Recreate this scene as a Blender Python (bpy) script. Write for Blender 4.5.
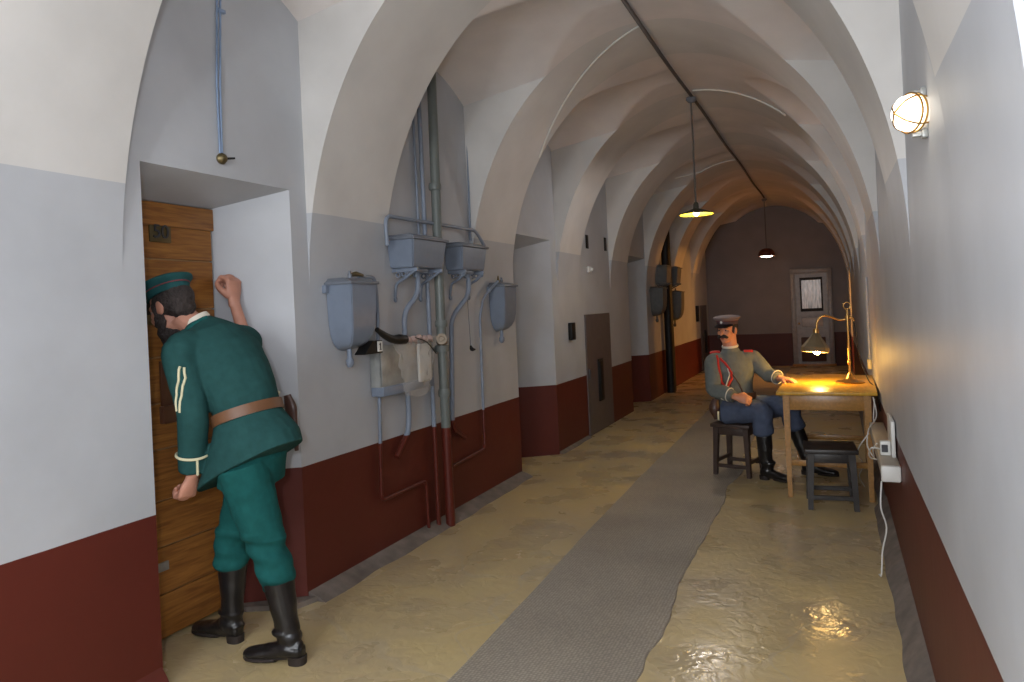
import bpy, bmesh, math, random
from mathutils import Vector, Matrix, noise
from mathutils.bvhtree import BVHTree
PI = math.pi
random.seed(4)
for o in list(bpy.data.objects): bpy.data.objects.remove(o)
C = bpy.context.scene.collection
S = bpy.context.scene

# ------------------------------------------------------------------ camera
TH = math.atan(321.7/724)
rr = 0.046; nn = math.sqrt(1+rr*rr)
Fv = Vector((-math.sin(TH), math.cos(TH), 0)); Rv = Vector((math.cos(TH), math.sin(TH), 0)); Zv = Vector((0,0,1))
right = (Rv - rr*Zv)/nn; up = (rr*Rv + Zv)/nn
cd = bpy.data.cameras.new('camera'); cam = bpy.data.objects.new('camera', cd); C.objects.link(cam)
M = Matrix((right, up, -Fv)).transposed().to_4x4(); M.translation = (0,0,1.6)
cam.matrix_world = M
cd.sensor_width = 36; cd.lens = 724/1024*36; cd.shift_y = -31.2/1024; cd.clip_start = 0.02
S.camera = cam
# ------------------------------------------------------------------ world, light, exposure
w = bpy.data.worlds.new('world'); S.world = w; w.use_nodes = True
w.node_tree.nodes['Background'].inputs[0].default_value = (0.75,0.8,0.9,1)
w.node_tree.nodes['Background'].inputs[1].default_value = 0.0
S.view_settings.view_transform = 'Standard'; S.view_settings.look = 'None'
S.view_settings.gamma = 1; S.view_settings.use_curve_mapping = False; S.view_settings.exposure = 0.0
def area(name, loc, rot, sx, sy, power, col):
    l = bpy.data.lights.new(name, 'AREA'); l.shape='RECTANGLE'; l.size=sx; l.size_y=sy; l.energy=power; l.color=col
    o = bpy.data.objects.new(name, l); C.objects.link(o); o.location=loc; o.rotation_euler=rot; return o
# added area fill from behind the photographer, set at an invented window
area('rear_area_fill', (-1.2,-2.85,1.95), (PI/2,0,0), 1.9, 1.6, 85, (0.93,0.97,1.0))
def point(name, loc, power, col, r=0.03, parent=None):
    l = bpy.data.lights.new(name, 'POINT'); l.energy=power; l.color=col; l.shadow_soft_size=r
    o = bpy.data.objects.new(name, l); C.objects.link(o); o.location=loc; return o

# the photographer's flash, on the camera
point('camera_flash', (-.24,0,1.75), 86, (.94,.98,1.06), .03)
# added fill light without a fixture, one pendant span behind the camera
point('rear_point_fill', (-1.26,-1.0,2.45), 74, (.95,.98,1.04), .06)
# ------------------------------------------------------------------ materials
def srgb(r,g,b):
    f=lambda c: (c/255/12.92) if c/255<=0.04045 else ((c/255+0.055)/1.055)**2.4
    return (f(r),f(g),f(b),1)
def mat(name, col, rough=0.6, metal=0, noise_amt=0.12, nscale=12, bump=0.0, bscale=60, spec=0.5, coat=0, aniso=None):
    m = bpy.data.materials.new(name); m.use_nodes=True; nt=m.node_tree; b=nt.nodes['Principled BSDF']
    tc=nt.nodes.new('ShaderNodeTexCoord'); n=nt.nodes.new('ShaderNodeTexNoise'); n.inputs['Scale'].default_value=nscale; n.inputs['Detail'].default_value=5
    nt.links.new(tc.outputs['Object'], n.inputs['Vector'])
    if aniso:
        mp=nt.nodes.new('ShaderNodeMapping'); mp.inputs['Scale'].default_value=aniso
        nt.links.new(tc.outputs['Object'], mp.inputs['Vector']); nt.links.new(mp.outputs[0], n.inputs['Vector'])
    r=nt.nodes.new('ShaderNodeValToRGB'); r.color_ramp.elements[0].position=.3; r.color_ramp.elements[1].position=.7
    r.color_ramp.elements[0].color=[c*(1-noise_amt) for c in col[:3]]+[1]
    r.color_ramp.elements[1].color=[min(1,c*(1+noise_amt)) for c in col[:3]]+[1]
    nt.links.new(n.outputs['Fac'], r.inputs[0]); nt.links.new(r.outputs[0], b.inputs['Base Color'])
    b.inputs['Roughness'].default_value=rough; b.inputs['Metallic'].default_value=metal
    b.inputs['Specular IOR Level'].default_value=spec; b.inputs['Coat Weight'].default_value=coat
    if bump:
        n2=nt.nodes.new('ShaderNodeTexNoise'); n2.inputs['Scale'].default_value=bscale; n2.inputs['Detail'].default_value=4
        nt.links.new(tc.outputs['Object'], n2.inputs['Vector'])
        bp=nt.nodes.new('ShaderNodeBump'); bp.inputs['Strength'].default_value=bump; bp.inputs['Distance'].default_value=0.01
        nt.links.new(n2.outputs['Fac'], bp.inputs['Height']); nt.links.new(bp.outputs[0], b.inputs['Normal'])
    return m
def emis(name, col, s):
    m = bpy.data.materials.new(name); m.use_nodes=True; nt=m.node_tree; b=nt.nodes['Principled BSDF']
    b.inputs['Base Color'].default_value=col; b.inputs['Emission Color'].default_value=col; b.inputs['Emission Strength'].default_value=s
    return m
RED = srgb(92,37,28); GREY = srgb(184,187,192); WHITE = srgb(210,208,205); BLUEGREY = srgb(128,138,152)
def zpaint(name, bands, rough=(0.5,0.5), wob=0.006, bump=0.08):
    """oil paint in horizontal bands: list of (upper limit z, colour); last has None"""
    m = bpy.data.materials.new(name); m.use_nodes=True; nt=m.node_tree; b=nt.nodes['Principled BSDF']; L=nt.links
    geo=nt.nodes.new('ShaderNodeNewGeometry'); sep=nt.nodes.new('ShaderNodeSeparateXYZ'); L.new(geo.outputs['Position'], sep.inputs[0])
    n=nt.nodes.new('ShaderNodeTexNoise'); n.inputs['Scale'].default_value=1.3; n.inputs['Detail'].default_value=3; L.new(geo.outputs['Position'], n.inputs['Vector'])
    ma=nt.nodes.new('ShaderNodeMath'); ma.operation='MULTIPLY_ADD'; L.new(n.outputs['Fac'], ma.inputs[0]); ma.inputs[1].default_value=wob*2; L.new(sep.outputs['Z'], ma.inputs[2])
    # the right-hand wall's upper line runs a little lower
    mx=nt.nodes.new('ShaderNodeMath'); mx.operation='MULTIPLY_ADD'; L.new(sep.outputs['X'], mx.inputs[0]); mx.inputs[1].default_value=0.022; L.new(ma.outputs[0], mx.inputs[2])
    col=None
    last=bands[-1][1]
    cur=nt.nodes.new('ShaderNodeRGB'); cur.outputs[0].default_value=last; out=cur.outputs[0]
    for z,c in reversed(bands[:-1]):
        cmpn=nt.nodes.new('ShaderNodeMath'); cmpn.operation='LESS_THAN'
        if z>1: L.new(mx.outputs[0], cmpn.inputs[0]); cmpn.inputs[1].default_value=z-0.0616+wob
        else: L.new(ma.outputs[0], cmpn.inputs[0]); cmpn.inputs[1].default_value=z+wob
        mix=nt.nodes.new('ShaderNodeMix'); mix.data_type='RGBA'; L.new(cmpn.outputs[0], mix.inputs[0])
        L.new(out, mix.inputs[6]); mix.inputs[7].default_value=c; out=mix.outputs[2]
    n3=nt.nodes.new('ShaderNodeTexNoise'); n3.inputs['Scale'].default_value=2.6; n3.inputs['Detail'].default_value=6; L.new(geo.outputs['Position'], n3.inputs['Vector'])
    mr=nt.nodes.new('ShaderNodeMapRange'); mr.inputs[3].default_value=.93; mr.inputs[4].default_value=1.07; mr.inputs[1].default_value=.3; mr.inputs[2].default_value=.7; L.new(n3.outputs['Fac'], mr.inputs[0])
    mul=nt.nodes.new('ShaderNodeMix'); mul.data_type='RGBA'; mul.blend_type='MULTIPLY'; mul.inputs[0].default_value=1; L.new(out, mul.inputs[6]); L.new(mr.outputs[0], mul.inputs[7])
    L.new(mul.outputs[2], b.inputs['Base Color'])
    b.inputs['Roughness'].default_value=rough[0]; b.inputs['Specular IOR Level'].default_value=0.35
    n2=nt.nodes.new('ShaderNodeTexNoise'); n2.inputs['Scale'].default_value=7; n2.inputs['Detail'].default_value=8; L.new(geo.outputs['Position'], n2.inputs['Vector'])
    bp=nt.nodes.new('ShaderNodeBump'); bp.inputs['Strength'].default_value=bump; bp.inputs['Distance'].default_value=0.03
    L.new(n2.outputs['Fac'], bp.inputs['Height']); L.new(bp.outputs[0], b.inputs['Normal'])
    return m
m_wall = zpaint('wall_paint', [(0.76,RED),(None,GREY)])
m_arch = zpaint('arch_paint', [(0.76,RED),(2.22,GREY),(None,WHITE)])
m_ceil = zpaint('ceiling_paint', [(None,srgb(222,216,213))])
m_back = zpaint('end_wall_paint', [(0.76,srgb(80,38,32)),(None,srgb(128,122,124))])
m_pipe = zpaint('pipe_paint', [(0.76,RED),(None,srgb(132,142,158))], rough=(0.35,.35), bump=0.02)
m_stack = zpaint('stack_pipe_paint', [(0.74,RED),(None,srgb(112,118,115))], rough=(0.35,.35), bump=0.02)
m_tank = mat('tank_enamel', srgb(122,133,150), 0.35, noise_amt=.06, bump=.1, bscale=30)
m_tankdark = mat('tank_enamel_lid', srgb(112,118,128), 0.4, noise_amt=.06)
m_black = mat('black_paint', srgb(20,19,19), 0.55, spec=.3)
m_rubber = mat('black_rubber', srgb(16,15,15), 0.5)
m_steel = mat('sheet_steel', srgb(158,160,158), 0.42, metal=.35, noise_amt=.3, nscale=8, bump=.3, bscale=18)
m_brass = mat('brass', srgb(190,150,90), 0.28, metal=1, noise_amt=.1)
m_oldbrass = mat('tarnished_brass', srgb(110,98,70), 0.4, metal=.8)
m_white = mat('white_plastic', srgb(225,225,220), 0.4, noise_amt=.03)
m_beige = mat('beige_plastic', srgb(175,165,150), 0.5, noise_amt=.05)
m_cement = mat('cement_fillet', srgb(122,112,104), 0.8, noise_amt=.3, nscale=9, bump=.6, bscale=14)
m_skin = mat('wax_skin', srgb(196,140,118), 0.5, noise_amt=.08, nscale=20)
m_skin2 = mat('wax_skin_ruddy', srgb(205,140,108), 0.5, noise_amt=.08, nscale=20)
m_green = mat('green_wool', srgb(38,76,75), 0.85, noise_amt=.12, nscale=25, bump=.15, bscale=300, spec=.15)
m_green2 = mat('green_trouser_wool', srgb(26,84,82), 0.85, noise_amt=.12, nscale=25, bump=.15, bscale=300, spec=.15)
m_greencap = mat('green_cap_cloth', srgb(32,78,80), 0.8, noise_amt=.1, spec=.2)
m_maroon = mat('maroon_piping', srgb(120,52,58), 0.7)
m_hair = mat('dark_hair', srgb(52,44,42), 0.75, noise_amt=.45, nscale=70, bump=.8, bscale=120, aniso=(1,1,.25))
m_leather = mat('black_leather', srgb(30,28,28), 0.28, noise_amt=.2, bump=.4, bscale=18)
m_sole = mat('boot_sole', srgb(44,36,32), 0.7)
m_belt = mat('brown_leather', srgb(112,76,50), 0.45, noise_amt=.15)
m_holster = mat('dark_brown_leather', srgb(74,50,42), 0.4, noise_amt=.15)
m_cream = mat('cream_braid', srgb(214,208,172), 0.6, noise_amt=.05)
m_collar = mat('white_collar_cloth', srgb(222,215,200), 0.7, noise_amt=.03)
m_greycoat = mat('blue_grey_wool', srgb(112,116,112), 0.85, noise_amt=.1, nscale=25, bump=.15, bscale=300, spec=.15)
m_greytr = mat('slate_blue_wool', srgb(84,94,116), 0.85, noise_amt=.1, nscale=25, spec=.15)
m_greycap = mat('grey_cap_cloth', srgb(128,112,112), 0.8, noise_amt=.08)
m_redcord = mat('red_cord', srgb(190,36,30), 0.6)
m_eye = mat('eye_white', srgb(165,150,138), 0.3, noise_amt=.02)
m_iris = mat('eye_iris', srgb(50,34,24), 0.2)
m_lip = mat('lips', srgb(160,88,78), 0.5)
m_table = mat('table_varnish', srgb(170,124,66), 0.3, noise_amt=.18, nscale=6, aniso=(8,1,8), bump=.05)
m_tabletop = mat('table_top_varnish', srgb(206,156,50), 0.35, noise_amt=.14, nscale=5, aniso=(10,1,1))
m_stool = mat('stool_black_paint', srgb(52,48,46), 0.4, noise_amt=.25, nscale=14)
m_stool2 = mat('stool_dark_brown_paint', srgb(66,52,46), 0.45, noise_amt=.2, nscale=14)
m_darkdoor = mat('grey_door_paint', srgb(88,82,84), 0.45, noise_amt=.1)
m_hatch = mat('iron_plate', srgb(70,70,74), 0.4, metal=.3, noise_amt=.2)
def wood_mat():
    m = bpy.data.materials.new('varnished_planks'); m.use_nodes=True; nt=m.node_tree; L=nt.links; b=nt.nodes['Principled BSDF']
    tc=nt.nodes.new('ShaderNodeTexCoord'); mp=nt.nodes.new('ShaderNodeMapping'); mp.inputs['Scale'].default_value=(1,1.6,22)
    L.new(tc.outputs['Object'], mp.inputs[0])
    n=nt.nodes.new('ShaderNodeTexNoise'); n.inputs['Scale'].default_value=3.0; n.inputs['Detail'].default_value=8; n.inputs['Distortion'].default_value=.6; L.new(mp.outputs[0], n.inputs['Vector'])
    r=nt.nodes.new('ShaderNodeValToRGB'); e=r.color_ramp.elements; e[0].position=.3; e[0].color=srgb(124,76,34); e[1].position=.75; e[1].color=srgb(176,120,56)
    L.new(n.outputs['Fac'], r.inputs[0]); L.new(r.outputs[0], b.inputs['Base Color']); b.inputs['Roughness'].default_value=.38
    bp=nt.nodes.new('ShaderNodeBump'); bp.inputs['Strength'].default_value=.15; bp.inputs['Distance'].default_value=.01; L.new(n.outputs['Fac'], bp.inputs['Height']); L.new(bp.outputs[0], b.inputs['Normal'])
    return m
m_wood = wood_mat()
def floor_mat():
    m = bpy.data.materials.new('poured_floor'); m.use_nodes=True; nt=m.node_tree; L=nt.links; b=nt.nodes['Principled BSDF']
    geo=nt.nodes.new('ShaderNodeNewGeometry')
    n=nt.nodes.new('ShaderNodeTexNoise'); n.inputs['Scale'].default_value=1.1; n.inputs['Detail'].default_value=9; n.inputs['Roughness'].default_value=.62; L.new(geo.outputs['Position'], n.inputs['Vector'])
    r=nt.nodes.new('ShaderNodeValToRGB'); e=r.color_ramp.elements; e[0].position=.32; e[0].color=srgb(176,160,134); e[1].position=.68; e[1].color=srgb(208,186,130)
    k=r.color_ramp.elements.new(.5); k.color=srgb(198,178,134)
    L.new(n.outputs['Fac'], r.inputs[0])
    # worn paler scratches
    v=nt.nodes.new('ShaderNodeTexVoronoi'); v.feature='DISTANCE_TO_EDGE'; v.inputs['Scale'].default_value=.55
    nw=nt.nodes.new('ShaderNodeTexNoise'); nw.inputs['Scale'].default_value=2.0; L.new(geo.outputs['Position'], nw.inputs['Vector'])
    ad=nt.nodes.new('ShaderNodeVectorMath'); ad.operation='MULTIPLY_ADD'; L.new(nw.outputs['Color'], ad.inputs[0]); ad.inputs[1].default_value=(.6,.6,.6); L.new(geo.outputs['Position'], ad.inputs[2]); L.new(ad.outputs[0], v.inputs['Vector'])
    lt=nt.nodes.new('ShaderNodeMath'); lt.operation='LESS_THAN'; L.new(v.outputs['Distance'], lt.inputs[0]); lt.inputs[1].default_value=.006
    mix=nt.nodes.new('ShaderNodeMix'); mix.data_type='RGBA'; mm=nt.nodes.new('ShaderNodeMath'); mm.operation='MULTIPLY'; L.new(lt.outputs[0], mm.inputs[0]); mm.inputs[1].default_value=.35
    L.new(mm.outputs[0], mix.inputs[0]); L.new(r.outputs[0], mix.inputs[6]); mix.inputs[7].default_value=srgb(190,176,150)
    L.new(mix.outputs[2], b.inputs['Base Color'])
    n2=nt.nodes.new('ShaderNodeTexNoise'); n2.inputs['Scale'].default_value=2.2; n2.inputs['Detail'].default_value=4; L.new(geo.outputs['Position'], n2.inputs['Vector'])
    mr=nt.nodes.new('ShaderNodeMapRange'); mr.inputs[1].default_value=.35; mr.inputs[2].default_value=.65; mr.inputs[3].default_value=.17; mr.inputs[4].default_value=.45; L.new(n2.outputs['Fac'], mr.inputs[0])
    L.new(mr.outputs[0], b.inputs['Roughness']); b.inputs['Specular IOR Level'].default_value=.5
    n3=nt.nodes.new('ShaderNodeTexNoise'); n3.inputs['Scale'].default_value=13; n3.inputs['Detail'].default_value=2; n3.inputs['Distortion'].default_value=1.0; L.new(geo.outputs['Position'], n3.inputs['Vector'])
    bp=nt.nodes.new('ShaderNodeBump'); bp.inputs['Strength'].default_value=.35; bp.inputs['Distance'].default_value=.012; L.new(n3.outputs['Fac'], bp.inputs['Height']); L.new(bp.outputs[0], b.inputs['Normal'])
    return m
m_floor = floor_mat()
def runner_mat():
    m = bpy.data.materials.new('studded_rubber'); m.use_nodes=True; nt=m.node_tree; L=nt.links; b=nt.nodes['Principled BSDF']
    geo=nt.nodes.new('ShaderNodeNewGeometry'); v=nt.nodes.new('ShaderNodeTexVoronoi'); v.inputs['Scale'].default_value=62; v.inputs['Randomness'].default_value=.25; L.new(geo.outputs['Position'], v.inputs['Vector'])
    r=nt.nodes.new('ShaderNodeValToRGB'); e=r.color_ramp.elements; e[0].position=.25; e[0].color=srgb(178,168,152); e[1].position=.6; e[1].color=srgb(146,138,126); L.new(v.outputs['Distance'], r.inputs[0])
    n=nt.nodes.new('ShaderNodeTexNoise'); n.inputs['Scale'].default_value=1.6; n.inputs['Detail'].default_value=5; L.new(geo.outputs['Position'], n.inputs['Vector'])
    mr=nt.nodes.new('ShaderNodeMapRange'); mr.inputs[1].default_value=.3; mr.inputs[2].default_value=.7; mr.inputs[3].default_value=.85; mr.inputs[4].default_value=1.1; L.new(n.outputs['Fac'], mr.inputs[0])
    mul=nt.nodes.new('ShaderNodeMix'); mul.data_type='RGBA'; mul.blend_type='MULTIPLY'; mul.inputs[0].default_value=1; L.new(r.outputs[0], mul.inputs[6]); L.new(mr.outputs[0], mul.inputs[7])
    L.new(mul.outputs[2], b.inputs['Base Color']); b.inputs['Roughness'].default_value=.6
    bp=nt.nodes.new('ShaderNodeBump'); bp.inputs['Strength'].default_value=.4; bp.inputs['Distance'].default_value=.004; L.new(v.outputs['Distance'], bp.inputs['Height']); L.new(bp.outputs[0], b.inputs['Normal'])
    return m
m_runner = runner_mat()
def plastic_mat():
    m = bpy.data.materials.new('clear_film'); m.use_nodes=True; b=m.node_tree.nodes['Principled BSDF']
    b.inputs['Base Color'].default_value=srgb(215,213,210); b.inputs['Roughness'].default_value=.1; b.inputs['Alpha'].default_value=.32; b.inputs['Specular IOR Level'].default_value=.9
    return m
m_film = plastic_mat()

# ------------------------------------------------------------------ helpers
def wloc(o):
    v=Vector((0,0,0))
    while o: v+=o.location; o=o.parent
    return v
def obj(name, bm, m, parent=None, smooth=35, world=True):
    """world: vertices are in world coordinates and are shifted into the parent's frame"""
    if parent and world: bmesh.ops.translate(bm, verts=bm.verts, vec=-wloc(parent))
    bmesh.ops.recalc_face_normals(bm, faces=bm.faces)
    me=bpy.data.meshes.new(name); bm.to_mesh(me); bm.free()
    me.materials.append(m)
    if smooth:
        me.polygons.foreach_set('use_smooth',[True]*len(me.polygons)); me.set_sharp_from_angle(angle=math.radians(smooth))
    o=bpy.data.objects.new(name, me); C.objects.link(o)
    if parent: o.parent=parent
    return o
def tag(o,label,cat,group=None):
    o['label']=label; o['category']=cat
    if group: o['group']=group
    return o
def thing(name,label,cat,loc=(0,0,0),rotz=0,group=None):
    o=bpy.data.objects.new(name,None); C.objects.link(o); o.location=loc; o.rotation_euler=(0,0,rotz); o.empty_display_size=.1
    return tag(o,label,cat,group)
def struct(name,bm,m,smooth=0,parent=None):
    o=obj(name,bm,m,parent,smooth)
    if not parent: o['kind']='structure'
    return o
def box(bm,a,b,bev=0):
    r=bmesh.ops.create_cube(bm,size=1); vs=r['verts']
    a=Vector(a); b=Vector(b)
    for v in vs: v.co=Vector(((a[i]+b[i])/2+v.co[i]*(b[i]-a[i]) for i in range(3)))
    if bev: bmesh.ops.bevel(bm,geom=list({e for v in vs for e in v.link_edges}),offset=bev,segments=2,affect='EDGES',profile=.5)
def prism(bm,poly,axis,lo,hi):
    """poly 2-D in the two other axes, extruded along axis"""
    def P(p,t):
        if axis=='x': return (t,p[0],p[1])
        if axis=='y': return (p[0],t,p[1])
        return (p[0],p[1],t)
    a=[bm.verts.new(P(p,lo)) for p in poly]; b=[bm.verts.new(P(p,hi)) for p in poly]; n=len(poly)
    bm.faces.new(a); bm.faces.new(b[::-1])
    for i in range(n): bm.faces.new((a[i],b[i],b[(i+1)%n],a[(i+1)%n]))
def catmull(pts, sub=6):
    P=[Vector(p) for p in pts]; Q=[P[0]*2-P[1]]+P+[P[-1]*2-P[-2]]; out=[]
    for i in range(1,len(Q)-2):
        for k in range(sub):
            t=k/sub; a,b,c,d=Q[i-1],Q[i],Q[i+1],Q[i+2]
            out.append(.5*((2*b)+(c-a)*t+(2*a-5*b+4*c-d)*t*t+(3*b-a-3*c+d)*t*t*t))
    out.append(P[-1]); return out
def ringloft(bm,rings,n=20,cap=True,power=1.0):
    """rings: (centre, u, v) full radius vectors"""
    rs=[]
    for c,u,v in rings:
        c,u,v=Vector(c),Vector(u),Vector(v); r=[]
        for k in range(n):
            a=2*PI*k/n; ca,sa=math.cos(a),math.sin(a)
            ca=math.copysign(abs(ca)**power,ca); sa=math.copysign(abs(sa)**power,sa)
            r.append(bm.verts.new(c+u*ca+v*sa))
        rs.append(r)
    for a,b in zip(rs,rs[1:]):
        for k in range(n): bm.faces.new((a[k],a[(k+1)%n],b[(k+1)%n],b[k]))
    if cap: bm.faces.new(rs[0][::-1]); bm.faces.new(rs[-1])
def tube(bm,pts,r,n=10,sub=0,side=None,flat=1.0):
    """r: number or list per control point. flat: ratio of second radius"""
    R=r if isinstance(r,(list,tuple)) else [r]*len(pts)
    if sub:
        n0=len(pts); pts=catmull(pts,sub); RR=[]
        for i in range(len(pts)):
            t=i/sub; k=min(int(t),n0-2); f=t-k; f=f*f*(3-2*f); RR.append(R[k]*(1-f)+R[k+1]*f)
        R=RR
    pts=[Vector(p) for p in pts]; rings=[]; prev=None
    for i,p in enumerate(pts):
        t=(pts[min(i+1,len(pts)-1)]-pts[max(i-1,0)]).normalized()
        if prev is None:
            s=Vector(side) if side else (Vector((0,0,1)) if abs(t.z)<.8 else Vector((1,0,0)))
            u=(s-t*s.dot(t)).normalized()
        else: u=(prev-t*prev.dot(t)).normalized()
        prev=u; v=t.cross(u)
        rings.append((p,u*R[i],v*R[i]*flat))
    ringloft(bm,rings,n)
def bend(pts,rad=.04,seg=5):
    """round the corners of a pipe route"""
    P=[Vector(p) for p in pts]; out=[P[0]]
    for a,b,c in zip(P,P[1:],P[2:]):
        d1=(a-b); d2=(c-b); q=min(rad,d1.length/2,d2.length/2); s=b+d1.normalized()*q; e=b+d2.normalized()*q
        for k in range(seg+1):
            t=k/seg; out.append(s*(1-t)**2+b*2*t*(1-t)+e*t*t)
    out.append(P[-1]); return out
def lathe(bm,prof,c=(0,0,0),n=32,axis=(0,0,1)):
    c=Vector(c); ax=Vector(axis).normalized(); s=Vector((1,0,0)) if abs(ax.x)<.8 else Vector((0,1,0)); u=(s-ax*s.dot(ax)).normalized(); v=ax.cross(u); rs=[]
    for r,z in prof:
        rs.append([bm.verts.new(c+ax*z+(u*math.cos(2*PI*k/n)+v*math.sin(2*PI*k/n))*max(r,1e-4)) for k in range(n)])
    for a,b in zip(rs,rs[1:]):
        for k in range(n): bm.faces.new((a[k],a[(k+1)%n],b[(k+1)%n],b[k]))
def ball(bm,c,r,u=14,v=10,mtx=None):
    R=r if isinstance(r,(tuple,list)) else (r,r,r)
    m=Matrix.Translation(Vector(c))@(mtx.to_4x4() if mtx else Matrix())@Matrix.Diagonal((R[0],R[1],R[2],1))
    bmesh.ops.create_uvsphere(bm,u_segments=u,v_segments=v,radius=1,matrix=m)
def fuse(name,bm,m,parent,voxel=.006,smooth=3,disp=None):
    bmesh.ops.recalc_face_normals(bm, faces=bm.faces)
    o=obj('tmp',bm,m,None,0)
    md=o.modifiers.new('r','REMESH'); md.mode='VOXEL'; md.voxel_size=voxel; md.adaptivity=0
    if smooth: s=o.modifiers.new('s','SMOOTH'); s.factor=.5; s.iterations=smooth
    dg=bpy.context.evaluated_depsgraph_get(); dg.update()
    me=bpy.data.meshes.new_from_object(o.evaluated_get(dg)); bpy.data.objects.remove(o)
    me.name=name
    if disp:
        nr=[v.normal.copy() for v in me.vertices]; co=[v.co.copy() for v in me.vertices]; flat=[]
        for c,n_ in zip(co,nr): flat.extend(c+n_*disp(c))
        me.vertices.foreach_set('co',flat); me.update()
    off=wloc(parent) if parent else Vector((0,0,0))
    me.transform(Matrix.Translation(-off)); me.materials.clear(); me.materials.append(m)
    me.polygons.foreach_set('use_smooth',[True]*len(me.polygons))
    o=bpy.data.objects.new(name,me); C.objects.link(o); o.parent=parent
    return o
NB=bmesh.new

# ------------------------------------------------------------------ the corridor
XL,XR=-2.8,0.297; XC=(XL+XR)/2; AH=(XR-XL)/2
ZS,RISE=1.75,2.0
YB=18.0; YF=-3.0
ARCH=[(-2.87,-2.1),(-0.78,0.0),(1.38,2.18),(3.40,4.18),(5.48,6.33),(7.57,8.31),(9.66,10.48),(11.75,12.55),(13.85,14.65),(15.94,16.75)]
def ell(x,extra=0):
    t=max(0,1-((x-XC)/(AH+extra*.0))**2); return ZS+RISE*math.sqrt(t)+extra
def bays():
    out=[]; e=[YF]+[v for a in ARCH for v in a]+[YB]
    return [(e[i],e[i+1]) for i in range(0,len(e),2)]
BAYS=bays()
def ceilz(x,y):
    b=ell(x,0)
    d=min(x-XL,XR-x); base=3.345 if x<XC else 3.17
    for y0,y1 in BAYS:
        if y0<=y<=y1 and y1-y0>.3:
            t=(y-(y0+y1)/2)/((y1-y0)/2); c=base+(.16 if x<XC else .19)*d+(.19+(.06 if x>XC else 0)*min(1,d))*(1-t*t)
            return max(b,c)
    return b
bm=NB(); ys=[]
for y0,y1 in BAYS:
    n=max(2,int((y1-y0)/.025)) ; ys+=[y0+(y1-y0)*k/n for k in range(n+1)]
ys=sorted(set(round(v,4) for v in ys)); NX=180
for a in ARCH: ys+=[a[0]+.01,a[1]-.01]
ys=sorted(ys)
def in_arch(y): return any(a[0]+.005<y<a[1]-.005 for a in ARCH)
xs=[XC-(AH+.02)*math.cos(PI*k/NX) for k in range(NX+1)]
g=[[bm.verts.new((x,y,ceilz(min(max(x,XL),XR),y)+(.06 if in_arch(y) else 0))) for x in xs] for y in ys]
g2=[[bm.verts.new((x,y,4.35)) for x in xs] for y in ys]
for i in range(len(ys)-1):
    for j in range(NX):
        bm.faces.new((g[i][j],g[i][j+1],g[i+1][j+1],g[i+1][j])); bm.faces.new((g2[i][j],g2[i+1][j],g2[i+1][j+1],g2[i][j+1]))
me=bpy.data.meshes.new('ceiling'); bm.to_mesh(me); bm.free(); me.materials.append(m_ceil)
me.polygons.foreach_set('use_smooth',[True]*len(me.polygons)); me.set_sharp_from_angle(angle=math.radians(30))
ceil=bpy.data.objects.new('ceiling',me); C.objects.link(ceil); ceil['kind']='structure'
# transverse arches
for i,(y0,y1) in enumerate(ARCH):
    bm=NB(); pts=[(XL-.2,ZS),(XL,ZS)]
    N=180
    pts+=[(XC-AH*math.cos(PI*k/N),ZS+RISE*math.sin(PI*k/N)) for k in range(1,N)]
    pts+=[(XR,ZS),(XR+.2,ZS),(XR+.2,4.3),(XL-.2,4.3)]
    prism(bm,pts,'y',y0,y1)
    struct('trim_%d'%(i+1),bm,m_arch,smooth=30)
# left wall: solid piers, splayed door embrasures with sloping heads
DX=-3.16
OPEN=[(2.29,3.26,2.36,3.03),(6.37,7.40,6.5,7.15),(10.62,11.74,10.75,11.5)]
bm=NB(); y=YF
for a,b,ai,bi in OPEN:
    prism(bm,[(XL,y),(XL,a),(DX,ai),(-3.4,ai),(-3.4,y)],'z',0,4.3)
    # lintel
    prism(bm,[(XL,2.34),(XL,4.3),(-3.4,4.3),(-3.4,2.24),(DX,2.24)],'y',a,b)
    prism(bm,[(XL,b),(DX,bi),(-3.4,bi),(-3.4,b+.01),(XL,b+.01)],'z',0,4.3)
    y=b+.01
prism(bm,[(XL,y),(XL,YB+.3),(-3.4,YB+.3),(-3.4,y)],'z',0,4.3)
struct('wall_left',bm,m_wall)
RA,RB=14.7,15.9
bm=NB(); box(bm,(XR,YF,0),(XR+.3,RA,4.3)); box(bm,(XR,RB,0),(XR+.3,YB+.3,4.3)); box(bm,(XR,RA,2.05),(XR+.3,RB,4.3)); struct('wall_right',bm,m_wall)
# lamplit side room behind the far right doorway
bm=NB(); box(bm,(2.1,RA-1,0),(2.3,RB+1,2.8)); box(bm,(XR+.3,RA-1.2,0),(2.3,RA-1,2.8)); box(bm,(XR+.3,RB+1,0),(2.3,RB+1.2,2.8)); struct('wall_side_room',bm,m_wall)
bm=NB(); box(bm,(XR+.3,RA-1.2,2.6),(2.3,RB+1.2,2.8)); struct('ceiling_side_room',bm,m_ceil)
bm=NB(); box(bm,(XR+.3,RA-1.2,-.1),(2.3,RB+1.2,0)); struct('floor_side_room',bm,m_floor)
point('side_room_light',(1.6,15.75,1.80),190,(1,.40,.07),.05)
bm=NB(); box(bm,(-3.4,YB,0),(XR+.3,YB+.3,4.3)); struct('wall_back',bm,m_back)
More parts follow.
